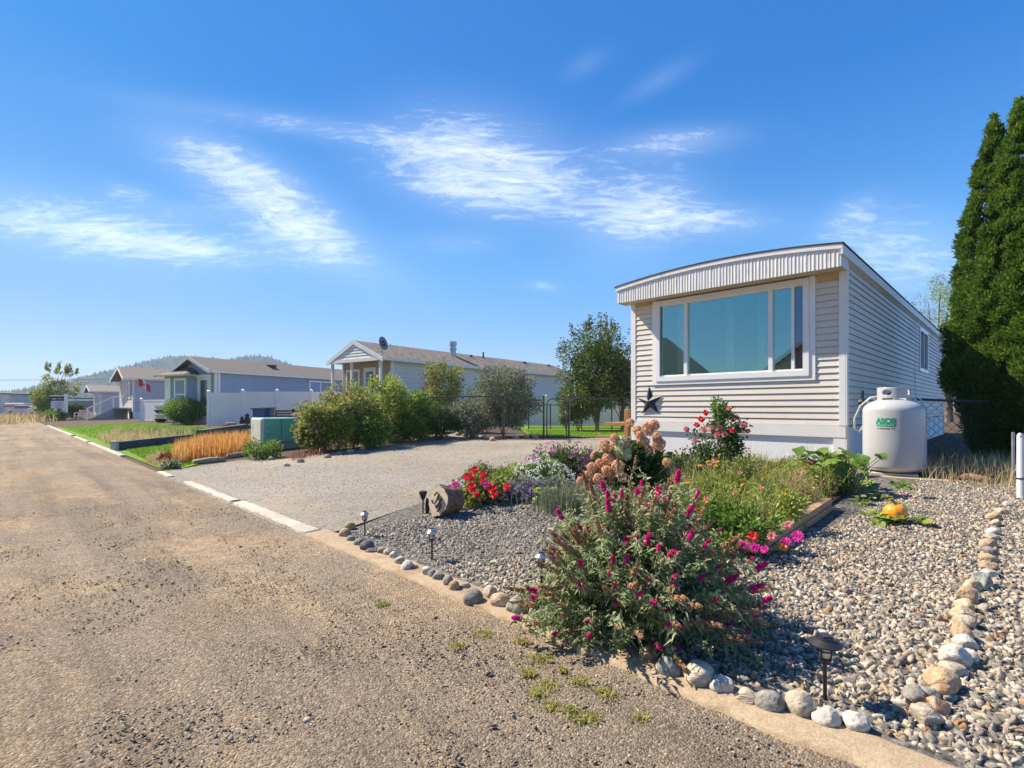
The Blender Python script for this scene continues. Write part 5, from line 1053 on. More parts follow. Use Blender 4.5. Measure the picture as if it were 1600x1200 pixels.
for px, Y, w, h, lm, lf, lb in ((1105, 5.0, .28, .30, l_yel, (.06,.012), 'pale wispy clump at the left side of the raised bed beside the butterfly bush'), (1150, 5.6, .30, .34, l_mixed, (.05,.02), 'olive clump with bronze leaves in the middle of the raised bed'), (1200, 4.6, .24, .26, l_yel, (.055,.022), 'yellow-green leafy clump behind the pink zinnias'), (1090, 4.3, .24, .26, l_mid, (.05,.02), 'mid-green clump between the butterfly bush and the zinnias'), (1235, 5.3, .22, .28, l_straw, (.06,.007), 'dry straw-coloured grass clump along the right timber of the bed')):
    mound('leafy_clump', lb, px, Y, w+.08, h+.20, lm, [zino, zinp], 9, (.7,1.1), leaf=lf, fname='marigold_bloom', ncl=34)
mound('cosmos_mound', 'bright green feathery mound at the back right of the raised bed', 1252, 6.0, .36, .40, l_yel, [zin], 6, (.6,.8), leaf=(.05,.007), per=150, ncl=40, fname='zinnia_bloom')
mound('zinnia_clump', 'yellow-green clump with a few pink blooms behind the squash leaves', 1298, 6.35, .26, .42, l_yel, [zinp, zino], 12, (1.0,1.5), leaf=(.06,.035), fname='zinnia_bloom')
mound('green_mound', 'dark leafy mound filling the bed between the hydrangea and the rose bush', 1068, 6.4, .5, .50, l_dk, [pet], 0, (1,1), leaf=(.05,.03))
g = G(1318, 772); bigleaf(g, [(rnd(-.42,.32), rnd(-.25,.45), rnd(.08,.50), rnd(.7,1.4)) for _ in range(74)], .085, l_mid, 'squash_vine', 'sprawling squash vine with broad leaves in front of the propane tank', 'squash plant')
g = G(1392, 818); bigleaf(g, [(rnd(-.2,.24), rnd(-.2,.2), rnd(.02,.09), rnd(.5,1)) for _ in range(26)], .075, l_yel, 'pumpkin_leaves', 'pale pumpkin leaves on the gravel around the orange pumpkin', 'squash plant')
mb = MB(); a_, b_ = G(1345, 765), G(1425, 800); mb.tube([a_+up(.3), G(1362, 776)+up(.06), G(1385, 782)+up(.02), G(1412, 792)+up(.03), b_+up(.02)], [.008,.009,.008,.007,.006], 7); solo('squash_vine', mb, m_gstem, 'bare pale squash stem trailing over the gravel to the pumpkin', 'vine', smooth=True)
for i, (px, py, lb) in enumerate(((1372, 780, 'pale leaves on the bare squash stem halfway between the bed and the pumpkin'), (1415, 764, 'small green squash seedling on the gravel at the foot of the tank'), (1350, 790, 'wilted yellow-green squash leaves lying below the squash vine'))):
    bigleaf(G(px, py), [(rnd(-.10,.10), rnd(-.08,.08), rnd(.02,.10), rnd(.5,1)) for _ in range(9)], .06, l_yel if i != 1 else l_mid, 'squash_leaves', lb, 'squash plant')
pg = G(1399, 816); pk = thing('pumpkin', 'small round orange pumpkin lying on the gravel', 'pumpkin', pg)
mb = MB(); pr_ = .098
for i in range(13):
    ph = math.pi*i/12
    for k in range(40): t_ = 2*math.pi*k/40; rr = pr_*math.sin(ph)**.85*(1-.045*abs(math.cos(t_*5))); mb.v.append((pg.x+rr*math.cos(t_), pg.y+rr*math.sin(t_), pg.z+.085-pr_*.88*math.cos(ph)*(1-.12*(math.sin(ph) < .3)*math.cos(ph)**2)))
for i in range(12):
    for k in range(40): mb.f.append((i*40+k, i*40+(k+1) % 40, (i+1)*40+(k+1) % 40, (i+1)*40+k))
part('rind', mb, mat('pumpkin rind', (.72,.24,.01), (.82,.34,.02), 5, .35, .1, 30, spec=.5), pk, smooth=True)
mb = MB(); mb.tube([pg+up(.155), pg+Vector((-.015,0,.19)), pg+Vector((-.035,.01,.21))], [.016,.010,.011], 8); part('stem', mb, m_gstem, pk)
sw = G(1338, 746); mb = MB(); mb.tube([sw+Vector((-.16,0,.19)), sw+Vector((.12,.1,.23))], [.06,.065], 9); solo('wood_chunk', mb, m_timb, 'split brown wood chunk among the squash leaves by the tank', 'wood')
# ------------------------------------------------------------------ cedars, weeds, willow on the right
def cedar(px, Y, rad, tip, zb, label, sd, tip2=0):
    g = AT(px, Y); t = thing('cedar_tree', label, 'cedar', g, 'tall cedars beside the home'); H = tip-g.z; n = 15000
    z = rng.uniform(0, 1, n)**1.15; a = rng.uniform(0, 2*np.pi, n); lob = 1+.10*np.sin(a*5+z*9+sd)+.09*np.sin(a*9-z*17+sd*2)+.08*np.sin(z*30+a*3)
    KX = [0, .05, .15, .3, .5, .7, .85, .94, 1]; KR = [.25, .42, .81, 1, .86, .60, .37, .14, .03]
    m_ = 520; zc = rng.uniform(.0, 1, m_)**1.2; ac = rng.uniform(0, 2*np.pi, m_); rc = np.interp(zc, KX, KR)*rad*rng.uniform(.72, .98, m_); per = 120
    C_ = np.stack([g.x+rc*np.cos(ac), g.y+rc*np.sin(ac), g.z+zb+zc*(H-zb)], 1); sz = rng.uniform(.07, .17, m_)*np.clip(1.15-zc, .3, 1)*1.15
    a = np.repeat(ac, per); cpos = np.repeat(C_, per, 0); off = rng.normal(size=(m_*per, 3)); off = unit(off)*(rng.uniform(0, 1, m_*per)**.4*np.repeat(sz, per))[:, None]*np.array([1, 1, 1.5]); pos = cpos+off
    outw = np.stack([np.cos(a), np.sin(a), 0*a], 1); gs = []
    for k in range(2): d = outw*.55+unit(off)*.5+np.array([0, 0, .85])+rng.normal(0, .3, pos.shape); gs.append(leaves(pos+rng.normal(0, .02, pos.shape), d, rng.uniform(.04, .095, len(pos)), rng.uniform(.016, .032, len(pos)), .25, .05, .2))
    zt = rng.uniform(.9, 1.03, 500); pt = np.stack([g.x+rng.normal(0, .07, 500)*(1.06-zt)*8, g.y+rng.normal(0, .07, 500)*(1.06-zt)*8, g.z+zb+zt*(H-zb)], 1); gs.append(leaves(pt, rng.normal(0, .35, pt.shape)+np.array([0, 0, 1]), .10, .03))
    part('crown', cat(*gs), l_cedar, t)
    mb = MB(); mb.tube([g-up(.05), g+up(H*.5), g+up(H*.93)], [.12,.08,.01], 10)
    for k in range(46):
        z_ = random.uniform(.1,.9); a_ = random.uniform(0,6.28); r_ = float(np.interp(z_, [0,.3,.5,.8,1],[.5,.9,.9,.5,0]))*rad*.8; mb.tube([g+up(zb+z_*(H-zb)-r_*.5), g+Vector((math.cos(a_)*r_, math.sin(a_)*r_, zb+z_*(H-zb)))], [.02,.006], 5)
    part('trunk', mb, m_trunk, t)
cedar(1553, 9.3, .70, ZP(196, 9.3), .12, 'tall cedar with the left-hand pointed tip, nearest the home', 1)
cedar(1592, 8.9, .70, ZP(172, 8.9), .15, 'tall cedar with the middle tip, behind the white fence post', 4)
cedar(1650, 8.5, .85, ZP(158, 8.5), .15, 'tall cedar cut by the right edge of the picture', 7)
n = 1500; P_ = in_poly(pxpoly((1440,752),(1480,758),(1592,772),(1640,770),(1640,720),(1540,722),(1445,728)), n); solo('dry_weeds', blades(P_, rng.uniform(.08,.30,n), .006, .5), l_straw, 'straggly dry weeds under the cedars beside the propane tank', 'weeds', None, 'stuff')
a_, b_ = G(1478, 747), G(1560, 757); mb = MB(); mb.tube([a_+up(.03), (a_+b_)/2+up(.05), b_+up(.03)], [.045,.05,.04], 10); solo('fallen_log', mb, m_bark, 'weathered log lying in the dry weeds below the cedars', 'log', smooth=True)
def tree(name, label, cat_, px, Y, base_z, zlo, zhi, rx, lm, ncl, per, cr, ln, wd, group=None, r0=.1, shell=.35, seed=0, shoots=0):
    g = AT(px, Y); t = thing(name, label, cat_, g, group); c = g*1; c.z = (zlo+zhi)/2; pos, out, cc = clumps(c, (rx, rx, (zhi-zlo)/2), ncl, per, cr, shell, g.z+.05); n = len(pos)
    gs = [leaves(pos, out+rng.normal(0,.5,(n,3)), ln*rng.uniform(.6,1.3,n), wd*rng.uniform(.7,1.2,n))]; tg = list(cc)
    for k in range(shoots):
        x = rnd(-.7,.7)*rx; b = Vector((c.x+x, c.y+rnd(-.4,.4)*rx, c.z+(zhi-zlo)/2*(math.sqrt(1-(x/rx)**2)*.8))); e = b+Vector((rnd(-.1,.1), 0, rnd(.35,.75)))*(zhi-zlo)*.25; m_ = 60; s = rng.uniform(0,1,(m_,1)); gs.append(leaves(np.array(b)+(np.array(e)-np.array(b))*s+rng.normal(0,.03,(m_,3)), rng.normal(0,1,(m_,3))+np.array([0,0,.6]), ln, wd)); tg.append(e)
    part('crown', cat(*gs), lm, t)
    mb = limbs(g, random.sample(tg, min(13, len(tg))), r0*.5, low=.5); mb.tube([g-up(.1), g.lerp(c, .4), g.lerp(c, .8)], [r0, r0*.7, r0*.35], 9); part('trunk', mb, m_trunk, t); return t
tree('willow_tree', 'pale yellow-green willow rising behind the home roof', 'tree', 1482, 31, .3, 2.0, 9.4, 3.3, l_yel, 110, 130, .7, .20, .035, r0=.25)
# ------------------------------------------------------------------ driveway hedge row and yard
for px, Y, r_, top, lm, lb in ((508, 12.2, .74, 1.6, l_mixed, 'olive-green bush with pale tips, first right of the green utility box'), (552, 13.0, .85, 2.0, l_mixed, 'taller bronze-tipped bush in the middle of the driveway row'), (605, 13.9, .9, 2.12, l_yel, 'tallest pale-tipped bush in front of the cream home door'), (640, 14.6, .85, 1.85, l_mid, 'bright green bush at the right end of the driveway row')):
    g = AT(px, Y); shrub('bush', lb, 'bush', g, r_, top-g.z, lm, 60, 85, .22, .085, .045, 'bushes along the driveway', zc=(top-g.z)*.5, shell=.3, lift=.5)
for px, Y, r_, h_, lm, lb in ((486, 12.5, .42, .9, l_mixed, 'small olive bush touching the right side of the green utility box'), (528, 12.4, .6, 1.25, l_yel, 'yellow-green bush between the first and the taller bronze bush of the row'), (655, 15.4, .7, 1.45, l_mid, 'green bush at the back right end of the row before the fence panel'), (575, 14.6, .7, 1.6, l_mixed, 'pale-tipped bush behind the middle of the driveway row')):
    g = AT(px, Y); shrub('bush', lb, 'bush', g, r_, h_, lm, 55, 85, .2, .085, .045, 'bushes along the driveway', zc=h_*.5, shell=.4)
g = AT(540, 16.5); shrub('bush', 'reddish bush rising behind the driveway row beside the bench', 'bush', g, .75, ZP(603,16.5)-g.z, l_red, 40, 60, .25, .08, .04, shell=.5)
g = AT(585, 12.6); shrub('bush', 'low fresh green bush in the gap at the front of the driveway row', 'bush', g, .5, .75, l_mid, 30, 70, .2, .09, .05)
g = AT(641, 13.9); shrub('bush', 'low vivid green bush at the foot of the row near the chain-link fence', 'bush', g, .55, .8, l_mid, 30, 70, .2, .09, .05)
g = AT(692, 18.5); shrub('bush', 'upright yellow-green bush behind the chain-link fence', 'bush', g, .95, ZP(556,18.5)-g.z, l_mixed, 80, 90, .26, .09, .045, shell=.35)
g = AT(664, 18.2); shrub('bush', 'thin dark red twiggy shrub left of the upright yellow-green bush', 'bush', g, .35, ZP(575,18.2)-g.z, l_red, 18, 30, .2, .08, .04)
g = AT(786, 15.6); shrub('bush', 'large rounded grey-green shrub behind the fence corner', 'bush', g, 1.22, ZP(566,15.6)-g.z, l_grey, 150, 100, .28, .075, .045, shell=.45)
g = AT(735, 14.9); shrub('bush', 'sprawling pale grey-green shrub pressed against the chain-link panel', 'bush', g, .85, 1.25, l_grey, 80, 80, .22, .07, .04)
g = AT(690, 14.6); shrub('bush', 'dark low shrub filling the shaded left end of the chain-link panel', 'bush', g, .7, 1.0, l_dk, 50, 70, .22, .08, .04)
tree('apple_tree', 'leafy apple tree with upright shoots between the fences and the home', 'tree', 933, 19.5, .3, .95, 4.5, 1.6, l_apple, 200, 85, .36, .10, .055, r0=.09, shoots=9)
tree('apple_tree', 'darker low apple tree touching the home corner behind the deck', 'tree', 972, 20.0, .3, .9, 3.7, 1.3, l_dk, 80, 85, .34, .10, .055, r0=.08, shoots=2)
g = AT(903, 19.0); shrub('bush', 'low rounded leafy bush under the left side of the apple tree', 'bush', g, .95, 2.0, l_apple, 70, 85, .26, .09, .05, zc=1.15)
g = AT(884, 18.6); shrub('bush', 'narrow dark climbing shrub on the inner chain-link fence', 'bush', g, .28, 1.2, l_dk, 16, 40, .16, .07, .04)
# utility box
ub = G(438, 701); t = thing('utility_box', 'green padmount utility box with its sunlit left side painted paler', 'utility box', ub); fb = Frame((ub.x, ub.y), (-1, 1), (1, 1))
m_gbox = mat('green utility paint', (.13,.44,.31), (.16,.50,.36), 3, .45, .03, 30, spec=.4, stain=((.12,.30,.2), 2.5, .62)); m_pgreen = mat('pale sunlit green', (.48,.56,.46), (.64,.68,.60), 2.5, .6, stain=((.3,.34,.28), 5, .62))
z0, z1 = .12, ZP(653, ub.y)-ub.z; bx = fb; 
def prism_b(x0, x1, y0, y1, z0, z1, m, nm, lab=None, bev=.05):
    mb = MB(); mb.box(x0, x1, y0, y1, ub.z+z0, ub.z+z1, fb); return part(nm, mb, m, t, lab, bevel=bev)
prism_b(-.05, .85, -.5, .55, -.05, .14, mat('utility pad', (.3,.29,.27), (.4,.39,.37), 6, .9), 'base_pad', bev=.01)
prism_b(.0, .78, -.44, .5, z0+.01, z1, m_gbox, 'cabinet'); prism_b(-.006, .3, .04, .46, z0+.05, z1-.05, m_gbox, 'cabinet_door', bev=.004); prism_b(-.003, .3, .02, .032, z0+.03, z1-.03, m_black, 'seam', bev=.001)
mb = MB(); mb.box(-.004, .784, -.475, -.36, ub.z+z0+.005, ub.z+z1+.004, fb); part('sunlit_tone_panel', mb, m_pgreen, t, bevel=.05)  # paler green panel puts the sunlit look into the left face's colour
mb = MB(); mb.box(-.012, -.001, -.36, -.28, ub.z+.44, ub.z+.46, fb); part('latch', mb, m_pgreen, t)
# ornamental dry grass, red plant, front bed edging
n = 5200; P_ = in_poly(pxpoly((268,728),(300,722),(352,716),(388,708),(388,694),(330,698),(275,714)), n); hh = rng.uniform(.22,.52,n); solo('ornamental_grass', blades(P_, hh, .012, .28), l_gold, 'band of orange-gold ornamental grass left of the green utility box', 'grass', None, 'stuff')
n = 900; P_ = in_poly(pxpoly((225,722),(262,735),(280,725),(250,712)), n); solo('dry_weeds', blades(P_, rng.uniform(.08,.22,n), .01, .5), l_straw, 'low straw-coloured weeds at the lawn corner by the lane', 'weeds', None, 'stuff')
g = G(262, 726); shrub('red_plant', 'dark red leafy plant at the lane end of the gold grass', 'plant', g, .16, .22, l_red, 12, 30, .08, .09, .04)
g = G(268, 733); shrub('leafy_plant', 'pale broad-leaved plant at the bed corner by the lane', 'plant', g, .14, .13, l_grey, 8, 14, .06, .11, .07)
g = G(410, 716); shrub('bush', 'low dark green bush beside the logs under the utility box', 'bush', g, .45, .42, l_mid, 26, 60, .16, .06, .035)
for k, (p0, p1, lb) in enumerate((((302,725),(352,720),'long grey log edging the gold grass, nearer the lane'),((355,716),(386,712),'short grey log edging the gold grass, nearer the utility box'))):
    a_, b_ = G(*p0), G(*p1); mb = MB(); mb.tube([a_+up(.03), (a_+b_)/2+up(.045), b_+up(.03)], [.06,.065,.055], 10); solo('edging_log', mb, mat('driftwood', (.32,.26,.19), (.45,.38,.29), 8, .8, .4, 30), lb, 'log', 'logs edging the gold grass', smooth=True)
n = 1300; P_ = in_poly(pxpoly((455,722),(560,700),(680,680),(680,674),(560,690),(460,712)), n); solo('dry_weeds', blades(P_, rng.uniform(.08,.26,n), .012, .5), l_red, 'reddish dry weeds along the foot of the driveway bushes', 'weeds', None, 'stuff')
a_, b_ = G(182, 704), G(300, 690); d = (b_-a_); Lg = d.length; d.normalize(); nn = Vector((-d.y, d.x, 0)).normalized(); T = lambda x, y, z: tuple(a_+d*x+nn*y+Vector((0,0,z)))
m_slate = mat('dark blue painted timber', (.035,.05,.075), (.07,.085,.11), 5, .7, .3, 20); mb = MB(); mb.box(.0, Lg, -.07, .07, -.05, .24, T); rw = thing('retaining_timber', 'dark slate-blue retaining timber between the two lawns', 'timber', a_); part('beam', mb, m_slate, rw, bevel=.01); mb = MB(); mb.box(-.1, -.002, -.1, .1, -.05, .27, T); part('end_post', mb, mat('grey post', (.35,.34,.33), (.45,.44,.42), 6, .8), rw, bevel=.01)
WST = [(312+k*7.6, 691-k*2.6+rnd(-2,2), rnd(11,16), rnd(7,10)) for k in range(11)]
for i, (px, py, w, h) in enumerate(WST): rock(px, py, w, h, random.choice(['dark grey','grey','beige','dark grey']), 'grey stone in the low retaining wall behind the gold grass, %s from the left' % ORD[i], 'stones of the low retaining wall', .35, 160+i)
mb = MB(); a_, b_ = G(322, 688), G(392, 676); d = (b_-a_); Lg = d.length; d.normalize(); nn = Vector((-d.y, d.x, 0)).normalized(); mb.box(0, Lg, .1, .32, -.05, .34, T); rw2 = solo('garden_planter', mb, mat('mossy planter boards', (.05,.07,.055), (.14,.15,.12), 3, .9, .4, 20), 'long dark mossy planter box at the foot of the white vinyl fence', 'planter', bevel=.01)
for k in range(2):
    p = AT(405+14*k, 22+.5*k); c = thing('recycling_bin', ('blue recycling bin with dark lid, left of the pair by the fence', 'blue recycling bin with dark lid, right of the pair by the fence')[k], 'bin', p, 'blue bins by the fence'); T = lambda x, y, z: tuple(p+Vector((x*(.8+.2*z), y*(.8+.2*z), z)))
    mb = MB(); mb.box(-.2,.2,-.22,.22,.05,.86,T); part('body', mb, mat('blue bin plastic', (.06,.14,.30), (.08,.17,.34), 3, .5), c, bevel=.02); mb = MB(); mb.box(-.26,.24,-.27,.25,.86,.93,T); part('lid', mb, mat('dark lid', (.10,.10,.12), (.2,.2,.22), 3, .5), c, bevel=.015)
    mb = MB()
    for s in (-.18,.18): mb.tube([p+Vector((s-.03,.2,.07)), p+Vector((s+.03,.2,.07))], .07, 12)
    part('wheel', mb, m_black, c)
p = AT(445, 21); bn = thing('garden_bench', 'brown slatted wooden garden bench heaped with things by the fence', 'bench', p); T = lambda x, y, z: tuple(p+Vector((x, y, z)))
mb = MB()
for k in range(4): mb.box(-.55,.55,-.25+k*.13,-.14+k*.13,.42,.46,T)
part('seat', mb, m_wood, bn); mb = MB()
for k in range(3): mb.box(-.5,.5,.27,.30,.52+k*.11,.60+k*.11,lambda x, y, z: tuple(p+Vector((x, y+(z-.5)*.2, z))))
part('backrest', mb, m_wood, bn)
for sx in (-.5, .44):
    mb = MB(); mb.box(sx,sx+.06,-.24,-.18,0,.62,T); mb.box(sx,sx+.06,.2,.26,0,.82,T); mb.box(sx-.005,sx+.065,-.26,.27,.62,.66,T); part('side_frame', mb, m_wood, bn)
for px, Y, h, col, lb in ((462, 20.6, .26, None, 'red and white bundle on the right end of the wooden bench'),):
    q = AT(px, Y)+up(.47); mb = MB(); v, f = IC2; mb.add([tuple(q+Vector((a[0]*.2, a[1]*.15, .13+a[2]*.13*(1+.3*a[0])))) for a in v], [tuple(x) for x in f]); solo('cloth_bundle', mb, mat('red cloth', (.30,.03,.04), (.5,.42,.42), 3, .9), lb, 'bundle', smooth=True)
q = AT(458, 20.8)+up(.47); mb = MB(); mb.lathe(q, [(.09,0),(.11,.12),(.05,.26),(.08,.36),(.0,.42)], 12); solo('garden_statue', mb, m_black, 'dark little statue on the wooden bench', 'statue', smooth=True)
for px, py, s, lb in ((378, 664, .22, 'small dark rounded flower pot plant left of the blue bins'), (386, 660, .3, 'taller black and white garden gnome-like figure left of the blue bins')):
    q = AT(px, 20.5)+up(.32); mb = MB(); mb.lathe(q, [(s*.3,0),(s*.42,s*.5),(s*.25,s*.9),(s*.33,s*1.2),(.0,s*1.5)], 12); solo('garden_figure', mb, mat('dark glazed ornament', (.015,.016,.03), (.10,.10,.12), 6, .4), lb, 'garden ornament', smooth=True)
q = AT(361, 19.6)+up(.3); mb = MB(); mb.lathe(q, [(.16,0),(.2,.12),(.19,.13),(.0,.13)], 14); solo('clay_pot', mb, mat('terracotta', (.38,.19,.12), (.48,.27,.18), 5, .8), 'wide terracotta pot on the planter at the fence', 'pot', smooth=True)
# rounded hedge, flag, ramp, sign, lane end
g = AT(290, 29); shrub('hedge', 'rounded clipped dark green hedge in front of the blue home', 'hedge', g, 1.2, 1.5, l_mid, 150, 80, .3, .10, .05, zc=.75, shell=.62)
p = Vector(f4(-.1, .5, 0)); fl = thing('flag', 'red and white flag flying from the wall of the pale grey home', 'flag', p+up(2.9)); mb = MB(); mb.tube([p+up(2.9), p+Vector((.35,-.75,3.55))], .018, 6); part('pole', mb, m_white, fl)
q = p+Vector((.33,-.72,3.5)); m_fr = mat('red flag cloth', (.62,.03,.04), (.68,.05,.06), 3, .8); m_fw = mat('white flag cloth', (.78,.76,.76), None, 3, .8)
for i, (a, b, m) in enumerate(((0,.30,m_fr),(.30,.72,m_fw),(.72,1.02,m_fr))):
    mb = MB(); K = 8
    for k in range(K+1):
        s = a+(b-a)*k/K; x = s*.95; y = .1*math.sin(s*6); z = -s*.45+.05*math.sin(s*5)
        for h in (0, -.30, -.62): mb.v.append(tuple(q+Vector((x-h*.12, y+h*.1, z+h))))
    mb.f = [(k*3+j, k*3+j+1, k*3+j+4, k*3+j+3) for k in range(K) for j in range(2)]
    o = part('red_band' if i != 1 else 'white_band', mb, m, fl); s_ = o.modifiers.new('t', 'SOLIDIFY'); s_.thickness = .006
    if i == 1:
        lf = [(0,.16),(.03,.09),(.07,.11),(.06,.04),(.13,.05),(.10,-.01),(.12,-.03),(.02,-.07),(.015,-.14),(-.015,-.14),(-.02,-.07),(-.12,-.03),(-.10,-.01),(-.13,.05),(-.06,.04),(-.07,.11),(-.03,.09)]
        mb = MB(); 
        for off in (-.02, .02): mb.add([tuple(q+Vector((.51*.95+x+.03, .1*math.sin(3.06)+off-.03, -.24+.03-.28+y))) for x, y in lf], [tuple(range(len(lf)))])
        part('leaf_emblem', mb, m_fr, o)
rp = AT(172, 41); t = thing('porch_ramp', 'grey ramp with white handrails leading up to the pale grey home', 'ramp', rp); a_, b_, c_ = AT(136, 41.5), AT(177, 42.0), AT(193, 43.2)
mb = MB(); mb.add([tuple(a_), tuple(b_), tuple(b_+up(.9)), tuple(a_+Vector((.3,1.2,0))), tuple(b_+Vector((.3,1.2,0))), tuple(b_+Vector((.3,1.2,.9)))], ((0,1,2),(3,4,5),(0,2,5,3),(1,2,5,4))); m_deck = mat('grey deck boards', (.26,.25,.25), (.36,.35,.34), 4, .8); part('ramp_deck', mb, m_deck, t)
mb = MB(); mb.tube([a_+up(.75), a_+up(.95), b_+up(1.85), c_+up(1.9)], .05, 8); part('handrail', mb, m_white, t)
for k in range(11):
    s = k/10; p = a_.lerp(b_, s); mb = MB(); r_ = .045 if k % 5 == 0 else .02; mb.tube([p+up(s*.85), p+up(.95+s*.9)], r_, 6); part('baluster' if k % 5 else 'newel', mb, m_gal if k % 5 else m_white, t)
mb = MB(); mb.box(0,1.3,-.1,1.6,.85,.95,lambda x, y, z: tuple(b_+Vector((x, y, z)))); part('landing', mb, m_deck, t)
for i, px in enumerate((250,)):
    p = AT(251, 33.0); st = thing('stacked_planter', 'stacked black and white planter tower beside the hedge', 'planter', p)
    for k in range(4):
        mb = MB(); mb.lathe(p+up(.28*k), [(.22,0),(.36,.2),(.36,.25),(.0,.25)], 14); part('tier', mb, m_white if k % 2 else m_black, st)
sgp = AT(103, 43); sgn = thing('direction_sign', 'white notice board with dark header hanging from a white post by the lane', 'sign', sgp); Td = lambda x, y, z: tuple(sgp+Vector((-x, y, z))) 
zz0 = ZP(616, 43)-sgp.z
mb = MB(); mb.box(-.09,.09,-.09,.09,0,zz0,Td); part('post', mb, m_white, sgn); mb = MB(); mb.box(-.5,1.35,-.05,.05,zz0-.17,zz0-.08,Td); part('arm', mb, m_white, sgn)
m_navy = mat('navy sign panel', (.015,.018,.05), None, 3, .4); m_pan = mat('white sign panel', (.74,.74,.80), None, 3, .4); m_gtx = mat('grey sign ink', (.25,.25,.33), None, 3, .5)
mb = MB(); mb.box(.16,1.26,-.02,.02,zz0-.55,zz0-.2,Td); p1_ = part('header_panel', mb, m_navy, sgn); mb = MB(); mb.box(.14,1.25,-.02,.02,zz0-1.2,zz0-.56,Td); p2_ = part('notice_panel', mb, m_pan, sgn)
mb = MB(); mb.box(.80,1.15,-.026,-.021,zz0-.43,zz0-.35,Td); mb.box(.27,.70,-.026,-.021,zz0-.40,zz0-.36,Td); part('header_lettering', mb, m_pan, p1_)
mb = MB()
for z, x0, x1 in ((.68,.3,1.15),(.78,.25,1.1),(.88,.3,1.16),(1.0,.4,.85),(1.08,.5,.9)):
    x = x0
    while x < x1: w = rnd(.04,.12); mb.box(x, min(x+w,x1), -.026, -.021, zz0-z-.045, zz0-z, Td); x += w+.03
part('notice_lettering', mb, m_gtx, p2_)
for x in (.35, 1.0): mb = MB(); mb.box(x-.05,x+.05,.1,.2,0,zz0-1.1,Td); part('back_post', mb, m_white, sgn)
p = AT(129, 43); ch = thing('lawn_chair', 'white lawn chair with a red patterned cushion at the lawn end by the ramp', 'chair', p); Tc = lambda x, y, z: tuple(p+Vector((x*.9-y*.3, y+x*.3, z)))
mb = MB(); mb.box(-.42,.42,-.35,.3,.3,.36,Tc); part('seat', mb, m_white, ch); mb = MB(); mb.box(-.38,.38,.25,.32,.36,.85,Tc); part('backrest', mb, m_white, ch); mb = MB(); mb.box(-.33,.33,.18,.245,.38,.82,Tc); part('cushion', mb, mat('red pink cushion', (.55,.12,.12), (.72,.5,.48), 9, .9), ch)
for sx in (-.46, .40):
    mb = MB(); mb.box(sx,sx+.06,-.38,-.30,0,.58,Tc); mb.box(sx,sx+.06,.26,.34,0,.58,Tc); mb.box(sx-.03,sx+.09,-.4,.36,.58,.62,Tc); part('leg', mb, m_white, ch)
tree('poplar_tree', 'loose tall young tree behind the notice board at the end of the lane', 'tree', 92, 47, 0, .7, 5.0, 1.9, l_mixed, 40, 55, .36, .2, .11, r0=.12, shoots=10, shell=.3)
g = AT(68, 46); shrub('bush', 'loose olive bush left of the young tree at the lane end', 'bush', g, 1.1, 3.4, l_yel, 40, 60, .4, .2, .1)
g = AT(117, 44.5); shrub('bush', 'dark green bush right of the notice board', 'bush', g, .8, 1.6, l_dk, 40, 60, .3, .16, .08)
g = AT(86, 42.6); shrub('bush', 'low grey-green hedge plant at the foot of the notice board', 'bush', g, 1.0, .9, l_mid, 40, 60, .3, .14, .07)
n = 2600; P_ = in_poly([(40,-3),(58,-8),(66,2),(57,4),(52,1.5)], n); P_[:, 2] = 0; solo('dry_grass', blades(P_, rng.uniform(.3,.9,n), .05, .4), l_straw, 'tall dry golden grass at the far end of the lane', 'grass', None, 'stuff')
def lot_weeds(pts, n, m, lb, h=(.1,.35)):
    P_ = in_poly(pxpoly(*pts), n); solo('dry_weeds', blades(P_, rng.uniform(*h, n), .018, .5), m, lb, 'weeds', None, 'stuff')
lot_weeds(((150,687),(182,700),(300,687),(300,677),(250,675),(180,676)), 2600, l_straw, 'mixed dry weeds in the bed above the slate-blue timber')
lot_weeds(((180,680),(300,690),(330,676),(250,673)), 900, l_mid, 'scattered green weeds in the bed above the slate-blue timber', (.1,.4))
# lawn blades
n = 26000; P_ = np.concatenate([in_poly(pxpoly((196,704),(262,735),(345,715),(385,700),(385,690),(300,689)), n//2), in_poly(pxpoly((93,667.5),(150,686),(182,701))+pxpoly((330,687),(330,669),(258,663),(190,662),(140,665)), n//2)]); solo('lawn_grass', blades(P_, rng.uniform(.03,.06,n), .02, .4), l_lawn, 'short bright green grass of the two front lawns', 'grass', None, 'stuff')
n = 9000; P_ = in_poly(pxpoly((832,684),(990,684),(1005,673),(820,673)), n); solo('lawn_grass', blades(P_, rng.uniform(.03,.06,n), .02, .4), l_lawn, 'bright green lawn behind the chain-link gate', 'grass', None, 'stuff')
